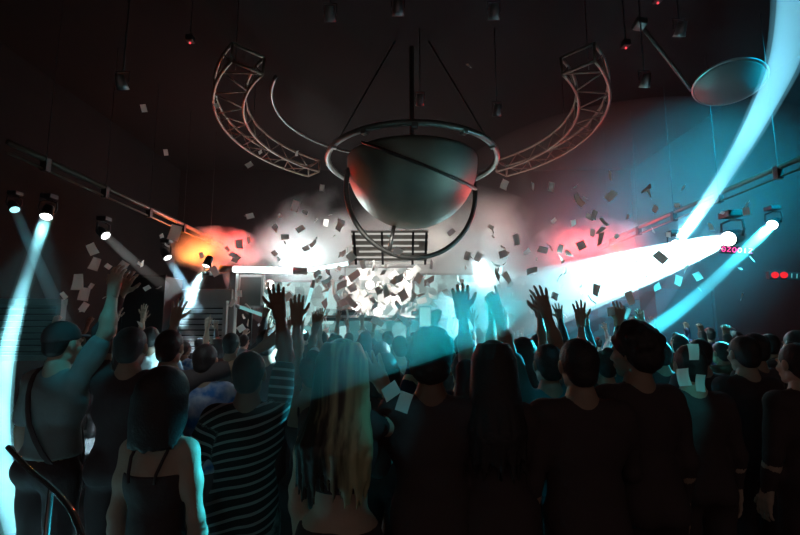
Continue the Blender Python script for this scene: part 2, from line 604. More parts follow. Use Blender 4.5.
def build_person(name, sex='m', L='down', R='down', hair='short', hairc='black', skin=0, top='tee', topc='black',
                 leg='trousers', legc='black', vox=.0125, headyaw=0.0, headtilt=0.0, lean=0.0, strap=None, build=1.0, hem=.86, hairscale=1.0):
    """a standing person facing +y, 1.75 m tall, feet at the origin"""
    f = sex == 'f'
    sw = (.155 if f else .185) * build
    hipw = .175 if f else .162
    ww = .118 if f else .142 * build
    cw = .15 if f else .178 * build
    torso = [('e', (0, 0, .955), (hipw, .118, .125)), ('e', (0, 0, 1.10), (ww, .098, .15)), ('e', (0, .0, 1.29), (cw, .112, .17)),
             ('c', (-(sw - .04), -.005, 1.415), (sw - .04, -.005, 1.415), .055, .055),
             ('e', (-.075, -.05, .93), (.085, .085, .095)), ('e', (.075, -.05, .93), (.085, .085, .095)),
             ('c', (-.06, -.01, 1.43), (0, -.018, 1.50), .045, .05), ('c', (.06, -.01, 1.43), (0, -.018, 1.50), .045, .05)]
    if f:
        torso += [('e', (-.07, .085, 1.27), (.058, .055, .058)), ('e', (.07, .085, 1.27), (.058, .055, .058))]
    neck = [('c', (0, -.018, 1.45), (0, -.005, 1.56), .053, .05)]
    arms, ends = [], []
    for s, spec in ((-1, L), (1, R)):
        (u, fo), hp = POSES[spec] if isinstance(spec, str) else spec
        u = Vector(u).normalized(); fo = Vector(fo).normalized()
        up = max(0, u.z)
        sh = Vector((s * (sw - .012 - .012 * up), -.005, 1.405 + .05 * up))
        el = sh + Vector((s * u.x, u.y, u.z)) * .285
        wr = el + Vector((s * fo.x, fo.y, fo.z)) * .25
        k = .88 if f else 1.0
        arms.append((sh, el, wr, k, s))
        ends.append((wr, Vector((s * fo.x, fo.y, fo.z)), hp, s))
    armp = []
    for sh, el, wr, k, s in arms:
        mid = sh.lerp(el, .45); fm = el.lerp(wr, .3)
        armp += [('c', tuple(sh), tuple(mid), .054 * k, .048 * k), ('c', tuple(mid), tuple(el), .048 * k, .036 * k),
                 ('c', tuple(el), tuple(fm), .037 * k, .040 * k), ('c', tuple(fm), tuple(wr), .040 * k, .0255 * k)]
    legs = []
    for s in (-1, 1):
        hp_, kn, an = (s * .092, 0, .90), (s * .105, .02, .49), (s * .115, -.01, .09)
        legs += [('c', hp_, kn, .088, .056), ('c', kn, an, .052, .036), ('e', (s * .108, -.025, .37), (.052, .056, .12)),
                 ('c', an, (s * .125, .10, .035), .036, .028)]
    parts = [sculpt(torso + neck + armp + legs, vox, k=.035)]
    hy = Matrix.Rotation(headyaw, 4, 'Z') @ Matrix.Rotation(headtilt, 4, 'X')
    HM = Matrix.Translation((0, .012, 1.628)) @ hy
    HH = HM @ Matrix.Scale(hairscale, 4)
    parts.append(xf(HEAD, HM))
    for wr, fo, hp, s in ends:
        zax = fo
        back = Vector((0, -1, 0)) if fo.z > 0 else Vector((s, 0, 0))
        y = -(back - zax * back.dot(zax)).normalized()
        x = y.cross(zax).normalized()
        M = Matrix((x, y, zax)).transposed().to_4x4()
        M.translation = wr
        # thumb towards the body's midline for a raised hand seen from behind
        mir = s > 0
        parts.append(xf(HANDS[hp], M, mirror=bool(mir)))
    root = empty(name)
    body = mesh_obj('body', np_mesh('body', parts), SKIN[skin], root)
    # clothes
    fold = lambda G: .004 * np.sin(26 * G[..., 2] + 9 * G[..., 0]) + .003 * noise3(G, 30, 9)
    cp = []
    infl = lambda q, t: ('c', q[1], q[2], q[3] + t, q[4] + t) if q[0] == 'c' else ('e', q[1], tuple(a + t for a in q[2]))
    t = .016
    if top in ('tee', 'long', 'sleeveless', 'hoodie'):
        cp = [infl(q, t if top != 'hoodie' else .03) for q in torso[:6]] + [infl(q, .004) for q in torso[6:8]]
        cp.append(('e', (0, 0, 1.0), (hipw + .016, .125, .14)))
        for sh, el, wr, k, s in arms:
            if top == 'tee':
                e2 = sh.lerp(el, .72)
                cp.append(('c', tuple(sh), tuple(e2), .066 * k, .062 * k))
            elif top in ('long', 'hoodie'):
                ex = .012 if top == 'hoodie' else 0
                w2 = el.lerp(wr, .9)
                cp += [('c', tuple(sh), tuple(el), .064 * k + ex, .050 * k + ex), ('c', tuple(el), tuple(w2), .050 * k + ex, .036 * k + ex)]
        if top == 'hoodie':
            cp.append(('e', (0, -.1, 1.45), (.11, .06, .06)))
        cut = lambda G: np.maximum(hem - G[..., 2], np.where(np.abs(G[..., 0]) < .14, -.02 + d_ell(G, (0, .0, 1.56), (.105, .10, .12)) * -1, -1))
    elif top == 'camisole':
        cp = [infl(q, .007) for q in torso[:6]] + ([infl(q, .006) for q in torso[8:]])
        cut = lambda G: np.maximum(.86 - G[..., 2], np.where(G[..., 1] < 0, G[..., 2] - 1.325, G[..., 2] - 1.34))
    elif top == 'crop':
        cp = [infl(q, .012) for q in torso[:4]] + ([infl(q, .008) for q in torso[8:]])
        for sh, el, wr, k, s in arms:
            cp.append(('c', tuple(sh), tuple(sh.lerp(el, .2)), .058 * k, .056 * k))
        cut = lambda G: np.maximum(1.14 - G[..., 2], np.where(np.abs(G[..., 0]) < .12, G[..., 2] - 1.44, -1))
    V, Q = sculpt(cp, vox, k=.03, cut=cut, warp=fold if top not in ('camisole',) else None)
    me = np_mesh('shirt', [(V, Q)])
    if topc == 'stripes':
        al = V[:, 2] - .6 * V[:, 0] + .05 * np.sin(9 * V[:, 0])
        for sh, el, wr, k, s in arms:
            d = np.array((el - sh).normalized())
            rel = V - np.array(sh)
            tt = rel @ d
            q = rel - tt[:, None] * d
            dist = np.sqrt((q * q).sum(1))
            msk = (tt > .035) & (dist < .10)
            al[msk] = tt[msk] + .02
        at = me.attributes.new('along', 'FLOAT', 'POINT')
        at.data.foreach_set('value', al.astype(np.float32))
    shirt = mesh_obj({'camisole': 'camisole', 'crop': 'crop_top', 'hoodie': 'hoodie'}.get(top, 'shirt'), me, CL[topc], root)
    if top == 'camisole':
        for s in (-1, 1):
            bm = bmesh.new()
            add_tube(bm, [(s * .075, .125, 1.32), (s * .078, .10, 1.40), (s * .08, .03, 1.468), (s * .08, -.03, 1.468), (s * .078, -.09, 1.40), (s * .065, -.117, 1.34), (s * .06, -.12, 1.30)], .007, n=8)
            bm_obj('shoulder_strap', bm, CL['black'], shirt, True)
    lg = [infl(q, .013) for q in legs if q[0] == 'c' and q[3] != .036] + [infl(q, .012) for q in legs if q[0] == 'e'] + [infl(torso[0], .010), infl(torso[4], .008), infl(torso[5], .008)]
    for s in (-1, 1):
        lg.append(('c', (s * .105, .02, .49), (s * .115, -.008, .10), .066, .056))
    topz = 1.0
    if leg == 'skirt':
        lg = [infl(torso[0], .012), infl(torso[4], .012), infl(torso[5], .012), ('c', (0, 0, .9), (0, 0, .62), .15, .19)]
        V, Q = sculpt(lg, vox * 1.2, k=.03, cut=lambda G: np.maximum(.60 - G[..., 2], G[..., 2] - topz))
        mesh_obj('skirt', np_mesh('skirt', [(V, Q)]), CL[legc], root)
    else:
        V, Q = sculpt(lg, vox * 1.2, k=.03, cut=lambda G: np.maximum(.07 - G[..., 2], G[..., 2] - topz), warp=fold)
        mesh_obj('trousers', np_mesh('trousers', [(V, Q)]), CL[legc], root)
    for s in (-1, 1):
        V, Q = sculpt([('c', (s * .115, -.02, .055), (s * .13, .13, .035), .05, .042), ('c', (s * .115, -.02, .03), (s * .132, .14, .02), .045, .04),
                       ('c', (s * .115, -.01, .05), (s * .115, -.01, .10), .05, .05)], .011, k=.02, cut=lambda G: -G[..., 2])
        mesh_obj('shoe', np_mesh('shoe', [(V, Q)]), CL['shoe'], root)
    if hair == 'cap':
        c = mesh_obj('cap', np_mesh('cap', [xf(get_hair('cap'), HM)]), CL['charcoal'], root)
        mesh_obj('brim', np_mesh('brim', [xf(get_hair('brim'), HM)]), CL['charcoal'], c)
        mesh_obj('hair', np_mesh('hair', [xf(get_hair('capback'), HM)]), HAIRM[hairc], root)
    elif hair != 'bald':
        mesh_obj('hair', np_mesh('hair', [xf(get_hair(hair), HH)]), HAIRM[hairc], root)
    if strap == 'bag':
        bm = bmesh.new()
        pts = []
        for i in range(25):
            a = 2 * PI * i / 24
            # loop from the left shoulder to the right hip
            u = math.cos(a)
            z = 1.20 + .30 * u
            x = -.11 * u if u > 0 else -.17 * u
            y = -.142 * math.sin(a) if math.sin(a) > 0 else -.14 * math.sin(a)
            pts.append((x, y, z))
        add_tube(bm, pts[:-1], .01, n=8, closed=True, flat=(.016, .005))
        bm_obj('bag_strap', bm, CL['black'], root, True)
    return root


def place(root, px, top_py, Y, yaw=0.0, label='', cat='person', group=None, h=None, lean=0.0):
    """stands a person so that the top of the head is seen at (px, top_py)"""
    p = P(px, top_py, Y)
    hh = p.z if h is None else h
    root.location = (p.x, Y, 0)
    root.rotation_euler = (0, lean, yaw)
    s = hh / 1.765
    root.scale = (s, s, s)
    tag(root, label, cat, group)
    return root

# ------------------------------------------------------------------ render settings and an added dim ambient that lifts the blacks
S.view_settings.view_transform = 'Standard'
S.view_settings.look = 'None'
S.view_settings.exposure = 0.0
S.view_settings.gamma = 1.0
S.view_settings.use_curve_mapping = False
S.cycles.volume_step_rate = 2.0
S.cycles.volume_bounces = 0
S.cycles.max_bounces = 5
S.cycles.transparent_max_bounces = 24
W = bpy.data.worlds.new('world')
S.world = W
W.use_nodes = True
W.node_tree.nodes['Background'].inputs[0].default_value = (.070, .052, .047, 1)
W.node_tree.nodes['Background'].inputs[1].default_value = 1.0

# ------------------------------------------------------------------ setting
XL, XR, YB, YF, ZC = -8.2, 8.6, -3.0, 16.0, 7.6


def struct(name, c, s, mat, kind='structure'):
    bm = bmesh.new()
    add_box(bm, c, s)
    o = bm_obj(name, bm, mat)
    o['kind'] = kind
    return o


m_wall = pmat('wall_dark_plaster', (.008, .007, .0075), .95, bump=.2, bscale=6, noise=(1.5, (.006, .0055, .006)), spec=.1)
m_ceil = pmat('ceiling_black_paint', (.007, .0055, .0055), .95, spec=.1, bump=.2, bscale=5)
m_floor = pmat('floor_dark_vinyl', (.045, .036, .038), .22, bump=.05, bscale=3, noise=(2.0, (.03, .026, .028)))
struct('floor', ((XL + XR) / 2, (YB + YF) / 2, -.1), (XR - XL, YF - YB, .2), m_floor)
struct('ceiling', ((XL + XR) / 2, (YB + YF) / 2, ZC + .1), (XR - XL, YF - YB, .2), m_ceil)
struct('wall_left', (XL - .1, (YB + YF) / 2, ZC / 2), (.2, YF - YB, ZC), m_wall)
struct('wall_right', (XR + .1, (YB + YF) / 2, ZC / 2), (.2, YF - YB, ZC), m_wall)
struct('wall_stage', ((XL + XR) / 2, YF + .1, ZC / 2), (XR - XL, .2, ZC), m_wall)
# overhead dark girders crossing the ceiling
for i, y in enumerate((3.0,)):
    struct('trim_%d' % (i + 1), ((XL + XR) / 2, y, ZC - .17), (XR - XL, .18, .34), m_ceil)

m_blackmetal = pmat('black_painted_metal', (.012, .011, .012), .55, .3, bump=.05)
m_steel = pmat('brushed_aluminium', (.12, .09, .07), .5, .7, bump=.05, bscale=50)
m_pipe = pmat('grey_steel_pipe', (.30, .28, .27), .4, .8, bump=.05, bscale=50)
m_stage = pmat('stage_black_board', (.03, .028, .03), .6, bump=.1)
m_pale = pmat('pale_grey_panel', (.42, .40, .38), .6, bump=.05)
m_bar = pmat('dark_ring_metal', (.07, .07, .065), .38, .85, bump=.05)
m_ringp = pmat('pale_ring_metal', (.16, .17, .155), .45, .7, bump=.05)

# stage riser
st = empty('stage_riser', (0.4, 13.2, 0))
bm = bmesh.new(); add_box(bm, (0, 0, .5), (11.0, 4.6, 1.0)); bm_obj('platform', bm, m_stage, st)
bm = bmesh.new(); add_box(bm, (0, 0, 1.02), (11.1, 4.7, .05)); bm_obj('deck_edge', bm, m_pipe, st)
tag(st, 'black stage riser behind the crowd, across the whole far end', 'stage')

# ------------------------------------------------------------------ light helpers
def spot(loc, target, color, power, angle, radius=.05, blend=.35, falloff=None, name='spot'):
    ld = bpy.data.lights.new(name, 'SPOT')
    ld.color = color
    ld.energy = power
    ld.spot_size = angle
    ld.spot_blend = blend
    ld.shadow_soft_size = radius
    if falloff:
        ld.use_nodes = True
        nt = ld.node_tree
        e = nt.nodes['Emission']
        f = nt.nodes.new('ShaderNodeLightFalloff')
        f.inputs['Strength'].default_value = 1.0
        nt.links.new(f.outputs[falloff], e.inputs['Strength'])
    o = bpy.data.objects.new(name, ld)
    COL.objects.link(o)
    o.location = loc
    d = Vector(target) - Vector(loc)
    o.rotation_euler = d.to_track_quat('-Z', 'Y').to_euler()
    return o


def point(loc, color, power, radius=.2):  # bare point light, no lamp body is built for it
    ld = bpy.data.lights.new('lamp', 'POINT')
    ld.color = color; ld.energy = power; ld.shadow_soft_size = radius
    o = bpy.data.objects.new('lamp', ld)
    COL.objects.link(o); o.location = loc
    return o


def smooth_path(pts, n=24):
    """Catmull-Rom through pts"""
    pts = [Vector(p) for p in pts]
    if len(pts) == 2:
        return [pts[0].lerp(pts[1], i / (n - 1)) for i in range(n)]
    ext = [pts[0] * 2 - pts[1]] + pts + [pts[-1] * 2 - pts[-2]]
    out = []
    seg = len(pts) - 1
    for i in range(n):
        u = i / (n - 1) * seg
        k = min(int(u), seg - 1); t = u - k
        a, b, c, d = ext[k:k + 4]
        out.append(.5 * ((2 * b) + (c - a) * t + (2 * a - 5 * b + 4 * c - d) * t * t + (3 * b - a - 3 * c + d) * t ** 3))
    return out


def moving_head(loc, aim, r, col, glow, label, group=None, mount=1):
    """moving-head stage lamp: base, yoke, head and glowing lens; loc is the lens centre"""
    d = (Vector(aim) - Vector(loc)).normalized()
    root = empty('moving_head_light', loc)
    fr = frame_along(d)
    M = fr.to_4x4()
    hd = bmesh.new()
    add_lathe(hd, [(0, -r * 3.0), (r * .8, -r * 3.0), (r * 1.0, -r * 2.4), (r * 1.05, -r * 1.2), (r * 1.22, -r * .3), (r * 1.22, .0), (r * 1.02, .0), (r * 1.0, -.03)], 24, M)
    h = bm_obj('head', hd, m_blackmetal, root, True)
    bm = bmesh.new()
    add_lathe(bm, [(0, .012), (r * .6, .008), (r * .99, -.01)], 24, M)
    bm_obj('lens', bm, emat('lens_glow_' + '_'.join('%d' % (c * 99) for c in col) + '_%d' % glow, col, glow), h, True)
    bm = bmesh.new()
    c = -d * r * 1.3
    side = fr.col[0]
    if abs(side.z) > .5:
        side = Vector((side.x, side.y, 0)).normalized()
    upv = Vector((0, 0, mount * r * 2.6))
    add_tube(bm, [c + side * r * 1.2, c + side * r * 1.5 + upv * .35, c + side * r * 1.4 + upv * .85, c + upv, c - side * r * 1.4 + upv * .85, c - side * r * 1.5 + upv * .35, c - side * r * 1.2], r * .18, n=8)
    bm_obj('yoke', bm, m_blackmetal, root, True)
    bm = bmesh.new()
    add_box(bm, c + upv * 1.28, (r * 2.2, r * 2.2, r * .9), bev=r * .12)
    bm_obj('base', bm, m_blackmetal, root)
    tag(root, label, 'stage light', group)
    return root


NB = [0]


def beam(pix, r0, r1, color, power, dens, label, g=.5, falloff='Linear', angle=None, lens=True, glow=12, halo=None, halod=.1, n=26, lenscol=(1, 1, 1), lr=None, mount=1, llabel='', aimf=.6):
    """pix: list of (px, py, Y) from the lamp outwards; a shaft of hazy air lit by the lamp's own spotlight"""
    NB[0] += 1
    dens, halod, power = dens * .35, halod * .35, power * 9.0
    pts = smooth_path([P(*q) for q in pix], n)
    d0 = (pts[1] - pts[0]).normalized()
    bm = bmesh.new()
    add_tube(bm, [p for p in pts], [r0 + (r1 - r0) * i / (n - 1) for i in range(n)], n=28)
    o = bm_obj('light_shaft', bm, vmat('haze_shaft_%d' % NB[0], dens, g=g), None, True)
    tag(o, label, 'light beam')
    if halo:
        bm = bmesh.new()
        add_tube(bm, [p for p in pts], [(r0 + (r1 - r0) * i / (n - 1)) * halo for i in range(n)], n=28)
        bm_obj('soft_glow', bm, vmat('haze_glow_%d' % NB[0], halod, g=g), o, True)
    tgt = pts[int(n * aimf)]
    src = pts[0] - d0 * .0
    dirv = (tgt - src).normalized()
    if angle is None:
        mx = 0
        for i, p in enumerate(pts[8:]):
            v = p - src
            rr = (r0 + (r1 - r0) * (i + 8) / (n - 1)) * 1.05
            mx = max(mx, math.acos(max(-1, min(1, v.normalized().dot(dirv)))) + math.atan(rr / v.length))
        angle = 2 * min(mx, 1.2)
    spot(src + d0 * .03, tgt, color, power, angle, radius=r0 * .75, blend=.3, falloff=falloff)
    if lens:
        moving_head(src, pts[1], lr or r0, lenscol, glow, llabel, mount=mount)
    return o


CY = (.10, .70, .85)
# big white-cyan beam from the right lamp to the middle of the crowd
beam([(728, 239, 8.0), (450, 328, 5.5)], .13, .46, (.40, .88, 1.0), 62000, 2.6, 'thick white-cyan light beam running left from the right lamp to the crowd',
     g=.3, halo=1.14, halod=.8, llabel='round stage lamp throwing the thick white beam, beside the pink sign', falloff='Quadratic')
vl = beam([(520, 303, 2.7), (400, 335, 1.72), (235, 384, 1.15)], .16, .10, (.0, .55, .68), 42, 1.7, 'broad dim teal light shaft over the heads, continuing the thick white beam',
          g=.3, lens=False, falloff='Linear')
nt = vl.data.materials[0].node_tree
tcg = nt.nodes.new('ShaderNodeTexCoord'); sxg = nt.nodes.new('ShaderNodeSeparateXYZ'); mrg = nt.nodes.new('ShaderNodeMapRange')
mrg.interpolation_type = 'SMOOTHSTEP'
mrg.inputs['From Min'].default_value = 0.0; mrg.inputs['From Max'].default_value = .35; mrg.inputs['To Max'].default_value = 1.1
nt.links.new(tcg.outputs['Generated'], sxg.inputs[0]); nt.links.new(sxg.outputs['X'], mrg.inputs['Value'])
nt.links.new(mrg.outputs[0], next(n for n in nt.nodes if n.type == 'VOLUME_SCATTER').inputs['Density'])
# tall curved beam at upper right
beam([(677, 243, 8.6), (705, 205, 7.6), (738, 154, 6.4), (767, 100, 5.2), (786, 55, 4.4), (798, -5, 3.7), (800, -60, 3.2)], .085, .165, (.20, .74, 1.0), 2100, 3.2,
     'curved white-cyan light beam rising to the top right corner', g=-.1, falloff='Quadratic', halo=1.3, halod=.5, angle=math.radians(26), aimf=.4, llabel='small stage lamp at the foot of the rising upper right beam', glow=6)
# right teal beam
beam([(772, 225, 8.0), (700, 293, 6.4), (640, 338, 4.6), (575, 378, 2.95)], .085, .075, (.03, .55, .72), 2600, 1.5, 'narrow teal light beam slanting down from the far right lamp',
     g=.3, falloff='Quadratic', halo=1.3, halod=.15, llabel='small round stage lamp with white lens at the far right')
# faint blue beams at right
beam([(712, 228, 9.5), (640, 330, 7.5)], .12, .14, (.02, .35, .6), 50, .8, 'faint blue light beam slanting behind the narrow teal beam', g=.4, lens=False)
beam([(640, 292, 9.5), (520, 350, 7.5)], .10, .12, (.02, .35, .6), 50, .8, 'faint blue light beam low over the crowd right of the stage', g=.4, lens=False)
# left curved beam
beam([(46, 217, 6.0), (31, 262, 5.6), (17, 308, 5.1), (6, 360, 4.5), (1, 410, 4.0), (2, 460, 3.5), (10, 505, 3.1), (26, 560, 2.8)], .068, .06, (.28, .88, 1.0), 800, 2.0,
     'curved white-teal light beam dropping down the left edge', g=.1, halo=1.35, halod=.25, llabel='stage lamp at the top of the curved left edge beam', angle=math.radians(25))
beam([(15, 210, 6.8), (64, 322, 6.0)], .065, .09, (.03, .45, .6), 30, .8, 'faint teal light beam crossing behind the curved left edge beam', g=.2,
     llabel='small stage lamp with faint teal beam near the left edge', glow=1.5, lenscol=(.4, .95, 1.0))
beam([(106, 236, 7.0), (132, 260, 6.8), (165, 287, 6.5)], .07, .08, (.6, .75, .72), 12, .9, 'dim grey light beam left of the red-lit smoke', g=.2,
     llabel='small stage lamp of the dim grey beam at left', glow=3)
beam([(168, 258, 8.5), (200, 312, 8.2)], .075, .09, (.35, .75, 1.0), 110, 1.0, 'pale blue light beam crossing the bright one beside the shutter', g=.2,
     llabel='stage lamp of the pale blue beam under the red smoke', glow=3)
beam([(206, 266, 8.6), (178, 327, 8.2)], .085, .11, (.5, .9, 1.0), 700, 1.6, 'short bright white light beam in front of the pale shutter', g=.2, halo=1.5, halod=.2,
     llabel='stage lamp of the short bright white beam by the shutter', glow=6, mount=-1, lr=.07)
beam([(190, 330, 9.0), (192, 395, 8.2)], .10, .12, (.6, .9, 1.0), 50, 1.0, 'pale vertical light beam behind the heads at left', g=.2, lens=False)
beam([(478, 255, 11.0), (502, 350, 9.0)], .20, .28, (.6, .94, 1.0), 420, 1.5, 'broad white light beam falling onto the crowd right of the stage centre', g=.2, halo=1.4, halod=.2, lens=False)
beam([(462, 268, 11.0), (490, 345, 9.4)], .12, .16, (.15, .75, .85), 110, 1.0, 'teal light beam just left of the broad white beam', g=.2, lens=False)
# added unseen spots that light people, papers and the right-hand haze
spot((7.6, 4.2, 6.9), P(668, 225, 10.5), (.0, .27, .42), 42000, math.radians(50), .2, 1.0)  # added blue wash over the right wall and haze
# thin haze through the whole room
bm = bmesh.new(); add_box(bm, ((XL + XR) / 2, (4.3 + YF) / 2, ZC / 2), (XR - XL - .02, YF - 4.3 - .02, ZC - .02))
rh = bm_obj('room_haze', bm, vmat('thin_room_haze', .0007, g=.0)); tag(rh, 'thin haze filling the whole dark room', 'haze', kind='stuff')
spot((-1.2, 2.8, 4.7), P(388, 285, 9.5), (1, .97, .92), 8000, math.radians(17), .1, .8)  # added spot above the view, brightens the confetti
spot((1.4, .3, 4.6), P(398, 397, 1.95), (.04, .8, 1.0), 120, math.radians(5), .03, .6)  # added teal spot on the papers by the elbow
spot((2.2, .2, 4.8), P(689, 364, 2.5), (.05, .85, .9), 230, math.radians(7), .03, .6)  # added teal spot on the papers at right
spot((-.5, .6, 5.2), P(204, 378, 3.3), (.75, .95, 1.0), 120, math.radians(6), .03, .7)  # added narrow spot to brighten the printed shirt
spot((-2.2, 4.4, 6.2), Vector((-2.75, 4.6, 0)), (.7, .95, 1.0), 300, math.radians(12), .03, .5)  # added spot for the bright floor patch at lower left
spot((1.2, .4, 5.0), P(543, 402, 2.75), (.03, .6, .8), 60, math.radians(4), .03, .7)  # added small teal spot for a highlight on the sleeve
spot((-.9, .6, 5.6), P(86, 352, 2.85), (.03, .8, 1.0), 240, math.radians(6), .04, .7)  # added teal spot on the cap wearer's shoulder and arm

# ------------------------------------------------------------------ smoke over the stage
def smoke(name, c, s, dens, label, seed=0, scale=.55, thr=.42, g=.2):
    m = bpy.data.materials.new('smoke_' + str(seed))
    m.use_nodes = True
    nt = m.node_tree; nt.nodes.clear()
    v = nt.nodes.new('ShaderNodeVolumeScatter')
    v.inputs['Anisotropy'].default_value = g
    tc = nt.nodes.new('ShaderNodeTexCoord')
    n = nt.nodes.new('ShaderNodeTexNoise')
    n.inputs['Scale'].default_value = scale
    n.inputs['Detail'].default_value = 3.5
    mp = nt.nodes.new('ShaderNodeMapping')
    mp.inputs['Location'].default_value = (seed * 3.7, seed, 0)
    nt.links.new(tc.outputs['Object'], mp.inputs[0]); nt.links.new(mp.outputs[0], n.inputs['Vector'])
    # falls off towards the cloud's rim
    vm = nt.nodes.new('ShaderNodeVectorMath'); vm.operation = 'DIVIDE'; vm.inputs[1].default_value = (s[0] / 2, s[1] / 2, s[2] / 2)
    ln = nt.nodes.new('ShaderNodeVectorMath'); ln.operation = 'LENGTH'
    nt.links.new(tc.outputs['Object'], vm.inputs[0]); nt.links.new(vm.outputs[0], ln.inputs[0])
    a = nt.nodes.new('ShaderNodeMath'); a.operation = 'MULTIPLY_ADD'; a.inputs[1].default_value = -.45; a.inputs[2].default_value = .45 - thr + .0
    nt.links.new(ln.outputs['Value'], a.inputs[0])
    b = nt.nodes.new('ShaderNodeMath'); b.operation = 'ADD'; nt.links.new(a.outputs[0], b.inputs[0]); nt.links.new(n.outputs['Fac'], b.inputs[1])
    c2 = nt.nodes.new('ShaderNodeMath'); c2.operation = 'MULTIPLY'; c2.use_clamp = False; c2.inputs[1].default_value = dens * 2
    mx = nt.nodes.new('ShaderNodeMath'); mx.operation = 'MAXIMUM'; mx.inputs[1].default_value = 0
    b2 = nt.nodes.new('ShaderNodeMath'); b2.operation = 'SUBTRACT'; b2.inputs[1].default_value = .12
    nt.links.new(b.outputs[0], b2.inputs[0])
    nt.links.new(b2.outputs[0], mx.inputs[0]); nt.links.new(mx.outputs[0], c2.inputs[0])
    nt.links.new(c2.outputs[0], v.inputs['Density'])
    o = nt.nodes.new('ShaderNodeOutputMaterial'); nt.links.new(v.outputs[0], o.inputs['Volume'])
    m.cycles.volume_sampling = 'MULTIPLE_IMPORTANCE'
    bm = bmesh.new()
    bmesh.ops.create_icosphere(bm, subdivisions=4, radius=1)
    for vv in bm.verts:
        vv.co = Vector((vv.co.x * s[0] / 2, vv.co.y * s[1] / 2, vv.co.z * s[2] / 2))
    ob = bm_obj(name, bm, m, None, True)
    ob.location = c
    tag(ob, label, 'smoke', kind='stuff')
    return ob


smoke('smoke_cloud', P(405, 268, 12.0), (9.8, 5.0, 4.9), .8, 'white stage smoke glowing behind and below the big ball', 1)
smoke('smoke_cloud', P(215, 250, 11.6), (2.7, 1.5, 1.3), 1.7, 'red and orange lit smoke jet left of the stage', 2, 1.3, .36)
smoke('smoke_cloud', P(595, 250, 11.2), (3.4, 1.8, 1.7), 1.6, 'red lit smoke right of the stage above the white beam', 3, 1.1, .38)
bh = smoke('blue_haze', P(672, 235, 10.8), (12.5, 6.0, 6.6), .05, 'thin blue-lit haze around the crossing beams on the right', 4, .25, .12, .1)
bh['category'] = 'haze'
for q, col, pw in (((288, 262, 12.9), (.72, .98, 1.0), 400), ((318, 255, 12.6), (.75, 1.0, .98), 70), ((380, 275, 12.4), (1.0, .95, .85), 110),
                   ((345, 225, 13.0), (.75, .75, .7), 70), ((440, 240, 13.0), (1, .88, .75), 90), ((500, 235, 12.6), (.95, .82, .75), 50),
                   ((545, 235, 12.8), (.9, .62, .58), 45), ((490, 280, 12.2), (.5, .95, 1.0), 160)):
    point(P(*q), col, pw, .25)  # added unseen sources inside the smoke that make it glow
point(P(203, 253, 11.4), (1, .16, .01), 110, .12)
point(P(188, 258, 11.3), (1, .30, .03), 50, .1)
point(P(238, 245, 11.7), (1, .012, .01), 240, .15)
point(P(575, 243, 11.2), (1, .015, .012), 210, .15)
point(P(618, 250, 11.0), (1, .04, .015), 130, .15)

# ------------------------------------------------------------------ big hanging ball with its rings
BC = P(412, 163, 8.6)
ball = empty('hanging_half_ball', BC)
bm = bmesh.new()
add_lathe(bm, [(1.24 * math.cos(a), 1.24 * math.sin(a)) for a in [math.radians(-89.9 + 91.9 * i / 34) for i in range(35)]] + [(1.15, .06), (0, .10)], 72)
m_ball = pmat('ball_dull_metal', (.26, .27, .22), .5, .75, noise=(1.2, (.18, .19, .16)), bump=.06, bscale=9)
for v in bm.verts: v.co = v.co * 1.05 + Vector((0, 0, -.03))
bm_obj('bowl', bm, m_ball, ball, True)
bm = bmesh.new()
Mb = Matrix.Rotation(math.radians(22), 4, 'Y') @ Matrix.Rotation(math.radians(17), 4, 'X')
bp = circle_pts((0, 0, -.03), 1.325, 0, 2 * PI, 120, Mb)
k0 = next(i for i in range(120) if bp[i - 1].z >= .02 > bp[i].z)
bp = [p for p in bp[k0:] + bp[:k0] if p.z < .02]
add_tube(bm, bp, .02, n=8, flat=(.085, .03))
bm_obj('band', bm, m_bar, ball, True)
bm = bmesh.new()
add_tube(bm, circle_pts((0, 0, 0), 1.68, 0, 2 * PI, 96, Matrix.Rotation(math.radians(-2), 4, 'X')), .055, n=10, closed=True)
for a in range(0, 360, 30):
    v = Vector((math.cos(math.radians(a)), math.sin(math.radians(a)), 0)) * 1.68
    add_box(bm, v, (.10, .10, .09), rot=Matrix.Rotation(math.radians(a), 3, 'Z'), bev=.01)
bm_obj('outer_ring', bm, m_ringp, ball, True)
bm = bmesh.new()
Mh = Matrix.Rotation(math.radians(-9), 4, 'Y') @ Matrix.Rotation(math.radians(14), 4, 'Z') @ Matrix.Rotation(math.radians(96), 4, 'X')
add_tube(bm, [Vector((p.x * 1.0 , p.y, p.z * 1.0)) for p in circle_pts((.02, 0, -.58), 1.34, -PI * 1.13, PI * .13, 60, Mh)], .05, n=10)
bm_obj('lower_hoop', bm, m_bar, ball, True)
bm = bmesh.new()
add_tube(bm, [(-.36, .05, -1.28), (-.46, .05, -1.82)], .04, n=10)
bm_obj('pivot_rod', bm, m_bar, ball, True)
bm = bmesh.new()
add_tube(bm, [(0, 0, .05), (0, 0, ZC - BC.z)], .05, n=12)
for a in (0, 120, 240):
    v = Vector((math.cos(math.radians(a + 90)), math.sin(math.radians(a + 90)), 0))
    add_tube(bm, [v * 1.66, v * .4 + Vector((0, 0, ZC - BC.z))], .018, n=6)
bm_obj('hanger', bm, m_bar, ball, True)
spot(P(235, 245, 9.3), BC + Vector((-1.05, -.45, -.35)), (1, .01, .01), 260, math.radians(9), .05, .9)  # added unseen spot that reddens the ball's left side
spot(P(590, 262, 9.3), BC + Vector((1.05, -.45, -.6)), (1, .02, .02), 60, math.radians(8), .05, .9)  # weaker red spot added for the ball's right side
tag(ball, 'large dull metal half-ball with rings hanging over the stage front', 'ball')

